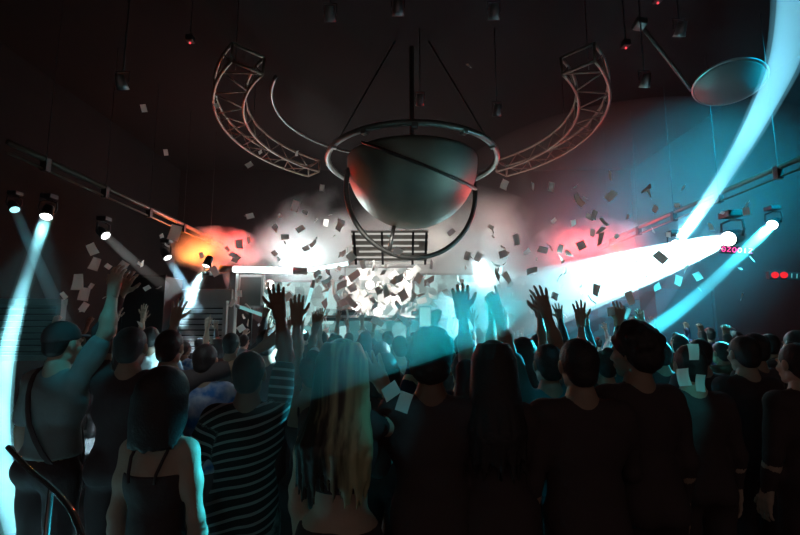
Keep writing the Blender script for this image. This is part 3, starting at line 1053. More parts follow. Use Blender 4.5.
# ------------------------------------------------------------------ curved truss
TC = Vector((.12, 9.25, 0)); TZ = 6.0
def truss(a0, a1, label):
    n = 15
    root = empty('curved_truss', (TC.x, TC.y, TZ))
    R0, R1 = 3.35, 3.88
    chords = [(R0, 0), (R1, 0), (R0 - .02, .30), (R1, .30)]
    def pt(ch, a):
        return Vector((math.sin(a) * ch[0], math.cos(a) * ch[0], ch[1]))
    for ch in chords:
        bm = bmesh.new()
        add_tube(bm, [pt(ch, a0 + (a1 - a0) * i / 40) for i in range(41)], .028, n=8)
        bm_obj('chord', bm, m_steel, root, True)
    bm = bmesh.new()
    for (A, B) in ((0, 1), (1, 3), (0, 2)):
        for i in range(n):
            t0 = a0 + (a1 - a0) * i / n; t1 = a0 + (a1 - a0) * (i + 1) / n
            X, Y = (A, B) if i % 2 == 0 else (B, A)
            add_tube(bm, [pt(chords[X], t0), pt(chords[Y], t1)], .013, n=6)
    bm_obj('lattice', bm, m_steel, root, True)
    for t in (a0, a1):
        bm = bmesh.new()
        for A, B in ((0, 1), (1, 3), (3, 2), (2, 0)):
            add_tube(bm, [pt(chords[A], t), pt(chords[B], t)], .024, n=6)
        bm_obj('end_frame', bm, m_steel, root, True)
    for t in (a0 + (a1 - a0) * .12, a0 + (a1 - a0) * .6):
        bm = bmesh.new()
        p = pt((3.6, .30), t)
        add_tube(bm, [p, p + Vector((0, 0, ZC - TZ - .30))], .008, n=6)
        bm_obj('hanging_cable', bm, m_blackmetal, root, True)
    tag(root, label, 'truss')
truss(math.radians(-134), math.radians(-44), 'curved lattice truss arching down to the ball from the left')
TC.x = .30
truss(math.radians(134), math.radians(44), 'curved lattice truss arching down to the ball from the right')
bm = bmesh.new()
add_tube(bm, [Vector((math.sin(a) * 2.5, 8.5 + math.cos(a) * 2.5, 6.15)) for a in [math.radians(-120 + i * 3) for i in range(35)]], .03, n=8)
tag(bm_obj('curved_pipe', bm, m_bar, None, True), 'thin curved pipe hanging inside the left truss', 'pipe')

# long lighting pipes along the side ceilings
def pole(a, b, label, r=.045, extra=True):
    a, b = P(*a), P(*b)
    root = empty('lighting_pole', a)
    bm = bmesh.new(); add_tube(bm, [Vector(), b - a], r, n=10); bm_obj('tube', bm, m_steel, root, True)
    bm = bmesh.new(); add_tube(bm, [Vector((0, 0, -.16)), b - a + Vector((0, 0, -.16))], r * .45, n=8); bm_obj('lower_tube', bm, m_steel, root, True)
    for k in range(5):
        bm = bmesh.new(); c = (b - a) * (.1 + .2 * k)
        add_box(bm, c + Vector((0, 0, -.08)), (r * 2.3, r * 2.3, .22), bev=.01)
        add_tube(bm, [c, Vector((c.x, c.y, ZC - .36 - a.z))], .006, n=6)
        bm_obj('clamp', bm, m_blackmetal, root)
    tag(root, label, 'pole')
pole((8, 142, 6.2), (222, 243, 12.5), 'long thin lighting pole running down the left side to the red smoke')
pole((598, 245, 12.5), (815, 152, 6.5), 'long thin lighting pole running down the right side to the red smoke')
point(P(210, 232, 12.2), (1, .12, .04), 12, .05)
point(P(640, 222, 10.8), (1, .3, .25), 6, .05)

# ------------------------------------------------------------------ round dish at upper right
dc = P(729, 84, 7.4)
dish = empty('ceiling_dish', dc, scale=1.48)
dish.rotation_euler = (math.radians(-14), math.radians(10), 0)
bm = bmesh.new()
add_lathe(bm, [(0, -.10), (.14, -.092), (.25, -.065), (.33, -.02), (.352, .0), (.36, .02), (.35, .05), (.2, .09), (0, .10)], 48)
bm_obj('disc', bm, pmat('dish_satin', (.045, .05, .048), .6, .1), dish, True)
bm = bmesh.new(); add_tube(bm, circle_pts((0, 0, .015), .365, 0, 2 * PI, 48), .014, n=8, closed=True); bm_obj('rim', bm, m_pipe, dish, True)
aa = dish.rotation_euler.to_matrix().inverted() @ (P(640, 24, 6.7) - dc) / 1.48
bm = bmesh.new(); add_tube(bm, [(0, 0, .08), Vector((-.25, .3, .14)), aa], .022, n=10)
add_box(bm, aa, (.12, .12, .08), bev=.015)
bm_obj('support_arm', bm, m_bar, dish, True)
tag(dish, 'round shallow dish on a thin arm near the top right', 'dish')
spot(P(690, 235, 8.0), dc + Vector((-.50, 0, -.1)), (.03, .8, .85), 320, math.radians(9), .03, .8)  # added unseen spot that tints the dish's left part teal

# little ceiling fixtures with red standby lamps
for (px, py, y, on, lb) in ((190, 43, 6.5, 1, 'tiny red standby lamp on the dark ceiling at upper left'), (626, 48, 6.5, 1, 'tiny red standby lamp on the ceiling right of the truss'),
                            (658, 3, 5.8, 1, 'tiny red lamp at the very top right of centre')):
    p = P(px, py, y)
    f = empty('ceiling_lamp', p)
    bm = bmesh.new(); add_box(bm, (0, 0, .07), (.12, .12, .10), bev=.02); add_tube(bm, [(0, 0, .12), (0, 0, ZC - p.z)], .01, n=6); bm_obj('housing', bm, m_blackmetal, f)
    bm = bmesh.new(); bmesh.ops.create_uvsphere(bm, u_segments=12, v_segments=8, radius=.014); bm_obj('bulb', bm, emat('red_led', (1, .04, .05), 2.2), f, True)
    tag(f, lb, 'lamp')
for (px, py, y, lb) in ((645, 84, 6.6, 'small dark unlit spotlight left of the round dish'), (680, 33, 6.0, 'small dark unlit spotlight above the round dish'),
                        (398, 12, 5.6, 'dark unlit spotlight at the top centre'), (330, 18, 5.8, 'dark unlit spotlight at the top left of centre'),
                        (494, 16, 5.8, 'dark unlit spotlight at the top right of centre'), (122, 86, 6.0, 'dark unlit spotlight above the left pole'),
                        (420, 103, 8.0, 'dark unlit spotlight above the middle of the ball'), (497, 113, 8.0, 'dark unlit spotlight above the right of the ball')):
    p = P(px, py, y)
    f = empty('ceiling_spotlight', p)
    bm = bmesh.new(); M = Matrix.Rotation(math.radians(35), 4, 'X')
    add_lathe(bm, [(0, .16), (.06, .15), (.07, .02), (.085, -.05), (.07, -.05), (0, -.02)], 20, M); bm_obj('can', bm, m_pipe, f, True)
    bm = bmesh.new(); add_tube(bm, [(-.09, 0, .05), (-.09, 0, .22), (.09, 0, .22), (.09, 0, .05)], .01, n=6); add_tube(bm, [(0, 0, .22), (0, 0, ZC - p.z)], .012, n=6); bm_obj('bracket', bm, m_blackmetal, f, True)
    tag(f, lb, 'spotlight')

# ------------------------------------------------------------------ stage dressing
def led_tube(a, b, r, col, es, label, name='led_tube', group=None):
    a, b = P(*a), P(*b)
    root = empty(name, a)
    bm = bmesh.new(); add_tube(bm, [Vector(), b - a], r, n=10); bm_obj('tube', bm, emat('led_%s' % es + '_%d' % (col[0] * 99), col, es), root, True)
    for t in (0, 1):
        bm = bmesh.new(); d = (b - a).normalized() * r * 2.2
        c = (b - a) * t
        add_tube(bm, [c - d, c + d], r * 1.2, n=10); bm_obj('end_cap', bm, m_pipe, root, True)
    tag(root, label, 'light tube', group)
led_tube((227, 269, 10.9), (300, 271, 10.9), .075, (.8, .98, 1.0), 7.0, 'long bright white light tube under the smoke left of the stage')
led_tube((303, 271, 10.9), (352, 263, 11.2), .05, (.7, .97, 1.0), 3.5, 'shorter white light tube tilted upwards left of the stage centre')
led_tube((313, 284, 10.8), (299, 334, 10.8), .045, (.45, .93, .95), .95, 'slanting pale teal light tube left of the other upright tube')
led_tube((329, 284, 10.8), (320, 332, 10.8), .04, (.5, .95, .95), .95, 'slanting pale teal light tube nearest the stage centre')
led_tube((237, 306, 10.7), (268, 317, 10.7), .04, (.3, .75, .75), .5, 'dim teal light tube under the dark framed screen')
led_tube((300, 327, 10.6), (335, 333, 10.6), .05, (.3, .8, .8), .5, 'dim teal light tube at the foot of the upright tubes')

def louver(px0, px1, py0, py1, Y, n, mat, label, group=None):
    a, b = P(px0, py1, Y), P(px1, py0, Y)
    w, h = b.x - a.x, b.z - a.z
    root = empty('louvered_shutter', (a.x + w / 2, Y, a.z))
    bm = bmesh.new()
    for s in (-1, 1):
        add_box(bm, (s * w / 2, 0, h / 2), (.08, .12, h))
    add_box(bm, (0, 0, h), (w + .08, .14, .10)); add_box(bm, (0, 0, 0), (w + .08, .14, .08))
    bm_obj('frame', bm, mat, root)
    bm = bmesh.new()
    for i in range(n):
        add_box(bm, (0, 0, h * (i + .5) / n), (w, .012, h / n * .85), rot=Matrix.Rotation(math.radians(35), 3, 'X'))
    bm_obj('slats', bm, mat, root)
    bm = bmesh.new(); add_box(bm, (0, .09, h / 2), (w, .02, h)); bm_obj('backing', bm, m_blackmetal, root)
    tag(root, label, 'shutter', group)
    return root
louver(168, 226, 303, 352, 10.4, 9, m_pale, 'pale louvered shutter behind the short bright beam')
louver(-14, 62, 302, 358, 7.4, 9, pmat('dim_green_panel', (.10, .13, .12), .6), 'dim green-grey louvered shutter at the left edge')
def boxthing(name, px0, px1, py0, py1, Y, d, mat, label, cat, frame=None):
    a, b = P(px0, py1, Y), P(px1, py0, Y)
    root = empty(name, ((a.x + b.x) / 2, Y + d / 2, a.z))
    bm = bmesh.new(); add_box(bm, (0, 0, (b.z - a.z) / 2), (b.x - a.x, d, b.z - a.z), bev=.015); bm_obj('panel', bm, mat, root)
    if frame:
        w, h = b.x - a.x, b.z - a.z
        bm = bmesh.new()
        for s in (-1, 1): add_box(bm, (s * w / 2, -d / 2, h / 2), (.06, .06, h + .06))
        for z in (0, h): add_box(bm, (0, -d / 2, z), (w + .06, .06, .06))
        bm_obj('frame', bm, frame, root)
    if cat in ('post', 'screen'):
        bm = bmesh.new(); add_box(bm, (0, d / 2, (1.045 - a.z) / 2 if Y + d / 2 > 10.85 else -a.z / 2), (.08, .06, a.z - 1.045 if Y + d / 2 > 10.85 else a.z)); bm_obj('stand', bm, m_blackmetal, root)
    tag(root, label, cat)
    return root
boxthing('header_beam', 163, 232, 289, 301, 10.5, .25, m_pale, 'pale box header above the pale shutter', 'header')
boxthing('stage_post', 226, 236, 272, 352, 10.6, .2, m_pale, 'pale upright post beside the dark framed screen', 'post')
boxthing('framed_screen', 238, 263, 276, 307, 11.0, .08, pmat('dark_green_screen', (.09, .11, .10), .4), 'dark green-grey framed screen left of the raised hands', 'screen', m_pale)
boxthing('speaker_stack', 118, 165, 276, 352, 9.6, .8, m_blackmetal, 'dark speaker stack left of the pale shutter', 'speaker', m_blackmetal)
boxthing('speaker_stack', 660, 712, 290, 352, 11.5, .8, m_blackmetal, 'dark speaker stack far right behind the crowd', 'speaker', m_blackmetal)

# bright stage screen
def screen_mat(name, seed, lo, hi, strength, sc):
    m = bpy.data.materials.new(name); m.use_nodes = True
    nt = m.node_tree; nt.nodes.clear()
    tc = nt.nodes.new('ShaderNodeTexCoord')
    vo = nt.nodes.new('ShaderNodeTexVoronoi'); vo.inputs['Scale'].default_value = sc; vo.distance = 'CHEBYCHEV'
    ns = nt.nodes.new('ShaderNodeTexNoise'); ns.inputs['Scale'].default_value = 1.4; ns.inputs['Detail'].default_value = 4
    nt.links.new(tc.outputs['Object'], vo.inputs['Vector']); nt.links.new(tc.outputs['Object'], ns.inputs['Vector'])
    bw = nt.nodes.new('ShaderNodeRGBToBW'); nt.links.new(vo.outputs['Color'], bw.inputs[0])
    ad = nt.nodes.new('ShaderNodeMath'); ad.operation = 'ADD'; nt.links.new(bw.outputs[0], ad.inputs[0]); nt.links.new(ns.outputs['Fac'], ad.inputs[1])
    r = nt.nodes.new('ShaderNodeValToRGB')
    e0, e1 = r.color_ramp.elements
    e0.position = .56; e1.position = .74
    e0.color = (*lo, 1); e1.color = (*hi, 1)
    ml = nt.nodes.new('ShaderNodeMath'); ml.operation = 'MULTIPLY'; ml.inputs[1].default_value = .62; nt.links.new(ad.outputs[0], ml.inputs[0]); nt.links.new(ml.outputs[0], r.inputs[0])
    e = nt.nodes.new('ShaderNodeEmission'); e.inputs['Strength'].default_value = strength
    nt.links.new(r.outputs[0], e.inputs['Color'])
    o = nt.nodes.new('ShaderNodeOutputMaterial'); nt.links.new(e.outputs[0], o.inputs['Surface'])
    return m
m_scr = screen_mat('lit_screen_warm', 1, (.10, .14, .13), (1, .93, .86), 2.4, 3.4)
m_scr2 = screen_mat('lit_screen_teal', 2, (.06, .17, .17), (.55, .9, .88), .8, 3.2)
def screen(px0, px1, py0, py1, Y, mat, label):
    a, b = P(px0, py1, Y), P(px1, py0, Y)
    w, h = b.x - a.x, b.z - a.z
    root = empty('stage_screen', ((a.x + b.x) / 2, Y, a.z))
    bm = bmesh.new(); add_box(bm, (0, .06, h / 2), (w + .1, .10, h + .1), bev=.02); bm_obj('housing', bm, m_blackmetal, root)
    bm = bmesh.new(); add_box(bm, (0, 0, h / 2), (w, .02, h)); bm_obj('display', bm, mat, root)
    for s in (-.3, .3):
        bm = bmesh.new(); add_tube(bm, [(s * w, .08, .05), (s * w, .08, 1.045 - a.z)], .035, n=8); bm_obj('stand', bm, m_blackmetal, root)
    tag(root, label, 'screen')
screen(345, 412, 268, 322, 12.0, m_scr, 'brightest warm white stage screen in the middle behind the confetti')
screen(262, 344, 282, 335, 12.3, m_scr2, 'dim teal stage screen behind the slanting light tubes')
screen(415, 478, 275, 332, 12.2, m_scr2, 'dim teal stage screen right of the brightest screen')
screen(505, 640, 300, 350, 12.8, screen_mat('lit_screen_blue', 3, (.0, .03, .05), (.01, .13, .18), .8, 2.5), 'deep blue stage screen low at the right')
# flash lamps on the stage screen
for (px, py, e_) in ((370, 285, 5), (356, 307, 4), (396, 300, 3.5), (378, 312, 4), (270, 285, 3.5), (408, 275, 3)):
    p = P(px, py, 11.7)
    f = empty('flash_lamp', p)
    bm = bmesh.new(); M = Matrix.Rotation(PI / 2, 4, 'X')
    add_lathe(bm, [(0, -.02), (.10, -.02), (.15, .05), (.145, .055), (.09, 0)], 24, M); bm_obj('reflector', bm, m_pale, f, True)
    bm = bmesh.new(); bmesh.ops.create_uvsphere(bm, u_segments=16, v_segments=10, radius=.12); bm_obj('bulb', bm, emat('flash_bulb', (1, .95, .9), 5), f, True)
    tag(f, 'round white flash lamp burning in front of the stage screens', 'lamp', 'flash lamps on the stage')

# DJ desk
dk = empty('dj_desk', (P(385, 330, 11.0).x, 11.0, 1.05))
bm = bmesh.new(); add_box(bm, (0, 0, .5), (3.2, .8, .95), bev=.03); bm_obj('body', bm, m_blackmetal, dk)
bm = bmesh.new(); add_box(bm, (0, -.42, .5), (3.0, .03, .8), bev=.005); bm_obj('added_glow_front', bm, m_scr2, dk)  # glow put into the desk front to brighten the stage centre
bm = bmesh.new(); add_box(bm, (0, 0, 1.0), (3.4, .95, .06), bev=.01); bm_obj('desk_top', bm, m_pale, dk)
for x in (-.9, .9):
    bm = bmesh.new(); add_box(bm, (x, 0, 1.09), (.5, .5, .12), bev=.02); add_lathe(bm, [(0, 1.18), (.16, 1.18), (.17, 1.15)], 24, Matrix.Translation((x, 0, 0))); bm_obj('deck_player', bm, m_blackmetal, dk)
tag(dk, 'performer desk with added glowing front and two players at the middle of the stage', 'desk')

# overhead light grille
gx0, gx1 = P(352, 240, 9.6).x, P(428, 240, 9.6).x
gr = empty('light_grille', ((gx0 + gx1) / 2, 9.5, P(400, 252, 9.5).z))
w = gx1 - gx0
bm = bmesh.new(); add_box(bm, (0, .2, .17), (w * 1.0, .80, .03), rot=Matrix.Rotation(math.radians(-45), 3, 'X'), bev=.008); bm_obj('back_board', bm, pmat('grille_board', (.20, .18, .16), .6), gr)
m_gr = emat('grille_bar_glow', (.85, .82, .75), .6)
for i in range(6):
    bm = bmesh.new(); add_box(bm, (.1 * i * (1 if i % 2 else -1) * .5, .11 * i - .14, .37 - .11 * i), (w * (1 - .06 * (i % 3)), .07, .032), bev=.008); bm_obj('glowing_bar', bm, m_gr, gr)
bm = bmesh.new()
for s in (-.46, -.1, .3, .47): add_box(bm, (s * w, .10, .09), (.05, .85, .05), rot=Matrix.Rotation(math.radians(-45), 3, 'X'))
bm_obj('side_rail', bm, m_blackmetal, gr)
tag(gr, 'ladder-like grille of pale glowing bars just below the big ball', 'light grille')

# pink neon and other small lights at the right wall
def neon(px, py, Y, n, sc, col, es, label, shape):
    p = P(px, py, Y)
    root = empty('neon_sign', p)
    bm = bmesh.new(); add_box(bm, (0, .05, 0), (n * sc * 1.15, .03, sc * 1.9), bev=.01); bm_obj('backing', bm, m_blackmetal, root)
    for i in range(n):
        x = (i - (n - 1) / 2) * sc * 1.08
        bm = bmesh.new()
        if shape[i % len(shape)] == 'o':
            add_tube(bm, [Vector((x + math.cos(a) * sc * .36, 0, math.sin(a) * sc * .55)) for a in [k * PI / 8 for k in range(16)]], sc * .09, n=6, closed=True)
        elif shape[i % len(shape)] == 'z':
            add_tube(bm, [Vector((x - sc * .35, 0, sc * .5)), Vector((x + sc * .35, 0, sc * .5)), Vector((x - sc * .35, 0, -sc * .5)), Vector((x + sc * .35, 0, -sc * .5))], sc * .09, n=6)
        else:
            add_tube(bm, [Vector((x, 0, -sc * .55)), Vector((x, 0, sc * .55))], sc * .12, n=6)
        bm_obj('stroke', bm, emat('neon_%d' % (col[0] * 99), col, es), root, True)
    root.rotation_euler = (0, math.radians(8), math.radians(-20))
    tag(root, label, 'sign')
neon(737, 250, 7.6, 6, .072, (1, .06, .32), 2.2, 'small glowing pink neon sign beside the right lamp', 'ozooiz')
neon(797, 276, 9.0, 3, .08, (.15, .6, .62), .7, 'small dim teal sign at the right edge', 'iio')
for px in (775, 784):
    p = P(px, 275, 8.9)
    f = empty('red_wall_lamp', p)
    bm = bmesh.new(); add_box(bm, (0, .07, 0), (.18, .10, .18), bev=.02); bm_obj('housing', bm, m_blackmetal, f)
    bm = bmesh.new(); bmesh.ops.create_uvsphere(bm, u_segments=16, v_segments=10, radius=.065); bm_obj('bulb', bm, emat('red_bulb', (1, .02, .03), .9), f, True)
    tag(f, 'left one of the two round red lamps on the right' if px == 775 else 'right one of the two round red lamps on the right', 'lamp', 'red lamps at right')

# metal handrail at the lower left
m_rail = pmat('handrail_steel', (.55, .57, .57), .25, .9)
rl = empty('handrail', P(50, 500, 1.5))
c0 = rl.location.copy()
bm = bmesh.new()
pts = smooth_path([P(8, 447, 1.75), P(30, 470, 1.68), P(50, 486, 1.6), P(66, 503, 1.5), P(77, 522, 1.4), P(90, 560, 1.25)], 30)
add_tube(bm, [p - c0 for p in pts], .009, n=12); bm_obj('top_rail', bm, m_rail, rl, True)
bm = bmesh.new()
for t in (12,):
    p = pts[t]
    add_tube(bm, [p - c0, Vector((p.x, p.y, 0)) - c0], .009, n=10)
bm_obj('post', bm, m_rail, rl, True)
bm = bmesh.new(); add_tube(bm, [p - c0 - Vector((0, 0, .35)) for p in pts], .012, n=8); bm_obj('lower_rail', bm, m_rail, rl, True)
tag(rl, 'curved metal handrail at the lower left corner', 'handrail')

# ------------------------------------------------------------------ the people in front, one by one
UPS = ((.12, .15, 1), (-.02, .1, 1))
def hero(px, tpy, Y, label, yaw=0.0, **kw):
    return place(build_person("person", **kw), px, tpy, Y, yaw, label)

hero(64, 322, 2.85, 'person in grey top and cap with dark strap across the back, one arm raised', yaw=-.25,
     R=(((.42, .2, 1), (.0, .1, 1)), 'reach'), L='down', hair='cap', skin=0, top='tee', topc='grey', strap='bag', legc='black', hem=1.0)
hero(133, 326, 2.9, 'dark-haired person in black long sleeves, left arm raised, beside the cap wearer', yaw=.1,
     L=(((.15, .2, 1), (-.3, .1, 1)), 'reach'), hair='short', top='long', topc='black', skin=1)
hero(171, 329, 3.25, 'dark-haired person reaching one open hand to the right, beside the blue printed shirt', yaw=.0,
     R=(((.8, .3, .25), (.8, .2, .6)), 'open'), hair='short', top='tee', topc='charcoal', skin=1)
hero(166, 371, 2.0, 'woman with dark bobbed hair in a black strappy top, nearest at left', yaw=-.12, sex='f',
     L='down', R='down', hair='bob', top='camisole', topc='black', skin=0, legc='black', vox=.010, hairscale=1.22)
hero(250, 350, 2.4, 'person in a black and white striped top with the right arm raised straight up', yaw=.12,
     R=(((.10, .15, 1), (-.2, .05, 1)), 'reach'), L=(((.45, -.1, -1), (.0, .3, -1)), 'reach'), hair='short', top='tee', topc='stripes', skin=2, legc='camo', vox=.010)
hero(206, 343, 3.3, 'person in a blue and white printed shirt facing the stage', yaw=.1, hair='short', top='tee', topc='print', L='up2', R='front', skin=1)
hero(343, 341, 2.05, 'woman with long straight blonde-streaked hair and bare midriff, right elbow bent out', yaw=-.15, sex='f',
     R=(((.32, .9, -.2), (-.35, -.35, .85)), 'reach'), L='down', hair='long', hairscale=1.12, hairc='blonde', top='crop', topc='black', skin=0, vox=.010)
hero(313, 352, 2.75, 'bare-shouldered woman with one hand up, between the striped top and the blonde hair', yaw=.2, sex='f',
     L=(((-.1, .2, 1), (.02, .1, 1)), 'reach'), R='down', hair='bun', top='camisole', topc='black', skin=1)
hero(430, 333, 2.15, 'broad dark-haired person in a black top in the centre, below the raised phone', yaw=-.05,
     L='front', R='down', hair='bushy', top='long', topc='black', skin=2, build=1.04)
hero(493, 339, 2.15, 'long dark-haired woman in black with the left arm raised, right of the centre', yaw=-.1, sex='f',
     L=(((-.05, .65, .8), (.05, .25, 1)), 'reach'), R='front', hair='longdark', top='tee', topc='black', skin=1)
hero(547, 343, 2.75, 'person with both arms raised, one hand pointing, right of the long dark hair', yaw=.1,
     L=(((.2, .2, .85), (.25, .1, 1)), 'point'), R=(((-.25, .2, 1), (-.3, .0, 1)), 'open'), hair='short', top='tee', topc='teal', skin=1)
hero(577, 337, 2.15, 'round dark-haired person in plain black with both arms down, right of the broad white beam', yaw=0,
     L='down', R='front', hair='short', top='long', topc='black', skin=1, build=1.08)
hero(604, 349, 3.35, 'person with two bare arms raised high, between the two dark heads on the right', yaw=0, sex='f',
     L=(((.05, .2, 1), (.0, .05, 1)), 'open'), R=(((.0, .2, 1), (.12, .05, 1)), 'reach'), hair='bun', top='tee', topc='teal', skin=0)
hero(633, 326, 2.35, 'bushy-haired person looking left, under the narrow teal beam', yaw=.1,
     L='front', R='down', hair='bushy', top='long', topc='black', skin=1, headyaw=.55)
# a person in front holds the phone
ph = hero(428, 350, 3.1, 'person holding a phone up above the crowd in the centre', yaw=0, L=(((-.2, .45, .55), (-.25, .25, 1)), 'grip'), R='down', hair='short', top='long', topc='navy', skin=0)
pp = P(425, 319, 2.78)
phn = empty('smartphone', pp)
bm = bmesh.new(); add_box(bm, (0, 0, 0), (.078, .010, .158), bev=.004); bm_obj('case', bm, pmat('phone_case_teal', (.05, .35, .42), .4), phn)
bm = bmesh.new(); add_box(bm, (0, -.0058, .004), (.068, .002, .138)); bm_obj('display', bm, emat('phone_display', (.42, .78, .72), .75), phn)
phn.rotation_euler = (.1, 0, 0)
tag(phn, 'raised smartphone with a lit screen above the dark head in the centre', 'phone')
# performer behind the desk
pf = build_person('person', L='front', R='point', hair='short', top='tee', topc='charcoal', vox=.014)
place(pf, 345, 300, 11.75, PI, 'performer facing the crowd behind the desk on the stage', h=1.72)
pf.location.z = 1.05

# ------------------------------------------------------------------ the crowd further on
PR = {}
def proto(key, **kw):
    PR[key] = (kw, None)
def get_proto(key):
    kw, root = PR[key]
    if root is None:
        root = build_person('person', vox=.0155, **kw)
        PR[key] = (kw, root)
        return root, True
    return dup(root), False
proto('mdown', hair='short', top='tee', L='front', R='front')
proto('mlong', hair='short', top='long', skin=2, L='down', R='down')
proto('mup', hair='short', top='tee', L='up', R='up')
proto('mright', hair='short', top='long', L='front', R='up2')
proto('mfist', hair='bushy', top='tee', L='fist', R='front')
proto('mpoint', hair='short', top='long', L='front', R='point')
proto('fbob', sex='f', hair='bob', top='tee', L='front', R='front')
proto('flong', sex='f', hair='longdark', top='sleeveless', L='up2', R='up')
proto('fbun', sex='f', hair='bun', top='sleeveless', L='up', R='front')
proto('mphone', hair='short', top='hoodie', L='phone', R='front')
proto('fleft', sex='f', hair='longdark', top='tee', L='point', R='front')
DESC = {'mdown': ('short-haired', 'arms down'), 'mlong': ('dark-sleeved', 'arms down'), 'mup': ('short-haired', 'both arms up'), 'mright': ('long-sleeved', 'right arm up'),
        'mfist': ('bushy-haired', 'left fist up'), 'mpoint': ('long-sleeved', 'right hand pointing'), 'fbob': ('bob-haired', 'arms down'),
        'flong': ('long-haired', 'both arms up'), 'fbun': ('bun-haired', 'left hand up'), 'mphone': ('hooded-top', 'left hand up'), 'fleft': ('long-haired', 'left hand pointing')}
ANCH = [(-10, 'at the far left edge'), (40, 'beside the cap wearer'), (85, 'left of the dim grey beam'), (120, 'below the dim grey beam'), (160, 'below the crossing pale beams'),
        (200, 'before the pale shutter'), (235, 'left of the raised dark hands'), (275, 'behind the raised dark hands'), (310, 'under the slanting light tubes'),
        (345, 'before the brightest screen'), (385, 'left of the raised phone'), (420, 'around the raised phone'), (455, 'right of the raised phone'),
        (490, 'under the broad white beam'), (525, 'right of the broad white beam'), (565, 'before the deep blue screen'), (605, 'left of the narrow teal beam'),
        (650, 'under the narrow teal beam lamp'), (700, 'in the dark on the right'), (745, 'in the dark near the right edge'), (790, 'at the far right edge')]
rowd = ['near row', 'middle row', 'farther row', 'far row', 'stage row']
keys = list(PR)
cols = ['black', 'charcoal', 'grey', 'white', 'navy', 'red', 'olive', 'teal', 'print']
wts = [5, 5, 3, 4, 2, 1, 2, 2, 1]
rr = random.Random(11)
spots_ = []
for ri, (Y, xs) in enumerate((
        (3.95, [268, 382, 462, 522, 655, 700, 748, 800]),
        (5.0, [118, 150, 238, 290, 340, 400, 448, 490, 535, 570, 622, 675, 722, 772]),
        (6.3, [70, 128, 182, 222, 262, 300, 332, 368, 412, 440, 478, 512, 556, 590, 640, 690, 735]),
        (7.9, [98, 150, 196, 246, 278, 318, 352, 390, 424, 462, 500, 540, 578, 615, 662, 705]),
        (9.6, [232, 262, 300, 335, 372, 408, 445, 484, 520, 560, 600, 640]))):
    for x in xs:
        spots_.append((ri, Y + rr.uniform(-.3, .3), x + rr.uniform(-6, 6)))
used = set()
for i, (ri, Y, x) in enumerate(spots_):
    for _t in range(80):
        key = rr.choice(keys)
        if ri == 0 and key in ('mup', 'mphone'):
            continue
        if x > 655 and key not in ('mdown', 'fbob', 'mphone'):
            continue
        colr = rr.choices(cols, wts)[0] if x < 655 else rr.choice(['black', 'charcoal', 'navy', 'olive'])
        anc = min(ANCH, key=lambda a: abs(a[0] - x))[1]
        lab = '%s person, %s top, %s, %s, %s' % (DESC[key][0], {'print': 'blue-white'}.get(colr, colr), DESC[key][1], rowd[ri], anc)
        if lab not in used:
            break
    used.add(lab)
    root, first = get_proto(key)
    hgt = rr.uniform(1.60, 1.84)
    X = P(x, 325, Y).x
    root.location = (X, Y, 0)
    root.rotation_euler = (0, 0, rr.uniform(-.3, .3))
    s = hgt / 1.765
    root.scale = (s, s, s)
    tag(root, lab, 'person', 'crowd facing the stage')
    sk = rr.choice(SKIN)
    for ch in root.children:
        b = ch.name.split('.')[0]
        mt = None
        if b in ('shirt', 'hoodie'): mt = CL[colr]
        elif b == 'body': mt = sk
        if mt:
            ch.material_slots[0].link = 'OBJECT'
            ch.material_slots[0].material = mt
# dark figures at right, close to the camera
for k, (x, top, Y, key, lab) in enumerate(((688, 344, 2.75, 'mlong', 'dark silhouetted person below the teal papers on the right'),
                                 (742, 335, 3.2, 'mlong', 'dark silhouetted person between the teal papers and the right edge'),
                                 (795, 342, 2.7, 'mlong', 'dark silhouetted person cut by the right edge, nearest there'),
                                 (385, 352, 2.95, 'fbob', 'dark bob-haired woman between the blonde hair and the centre head'),
                                 (462, 352, 3.1, 'mdown', 'person in dark top with pale neck between the two central dark heads'))):
    root, first = get_proto(key)
    place(root, x, top, Y, .1 * (k % 3 - 1), lab)
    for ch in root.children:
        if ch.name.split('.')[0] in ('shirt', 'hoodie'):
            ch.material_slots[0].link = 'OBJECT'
            ch.material_slots[0].material = CL['black']

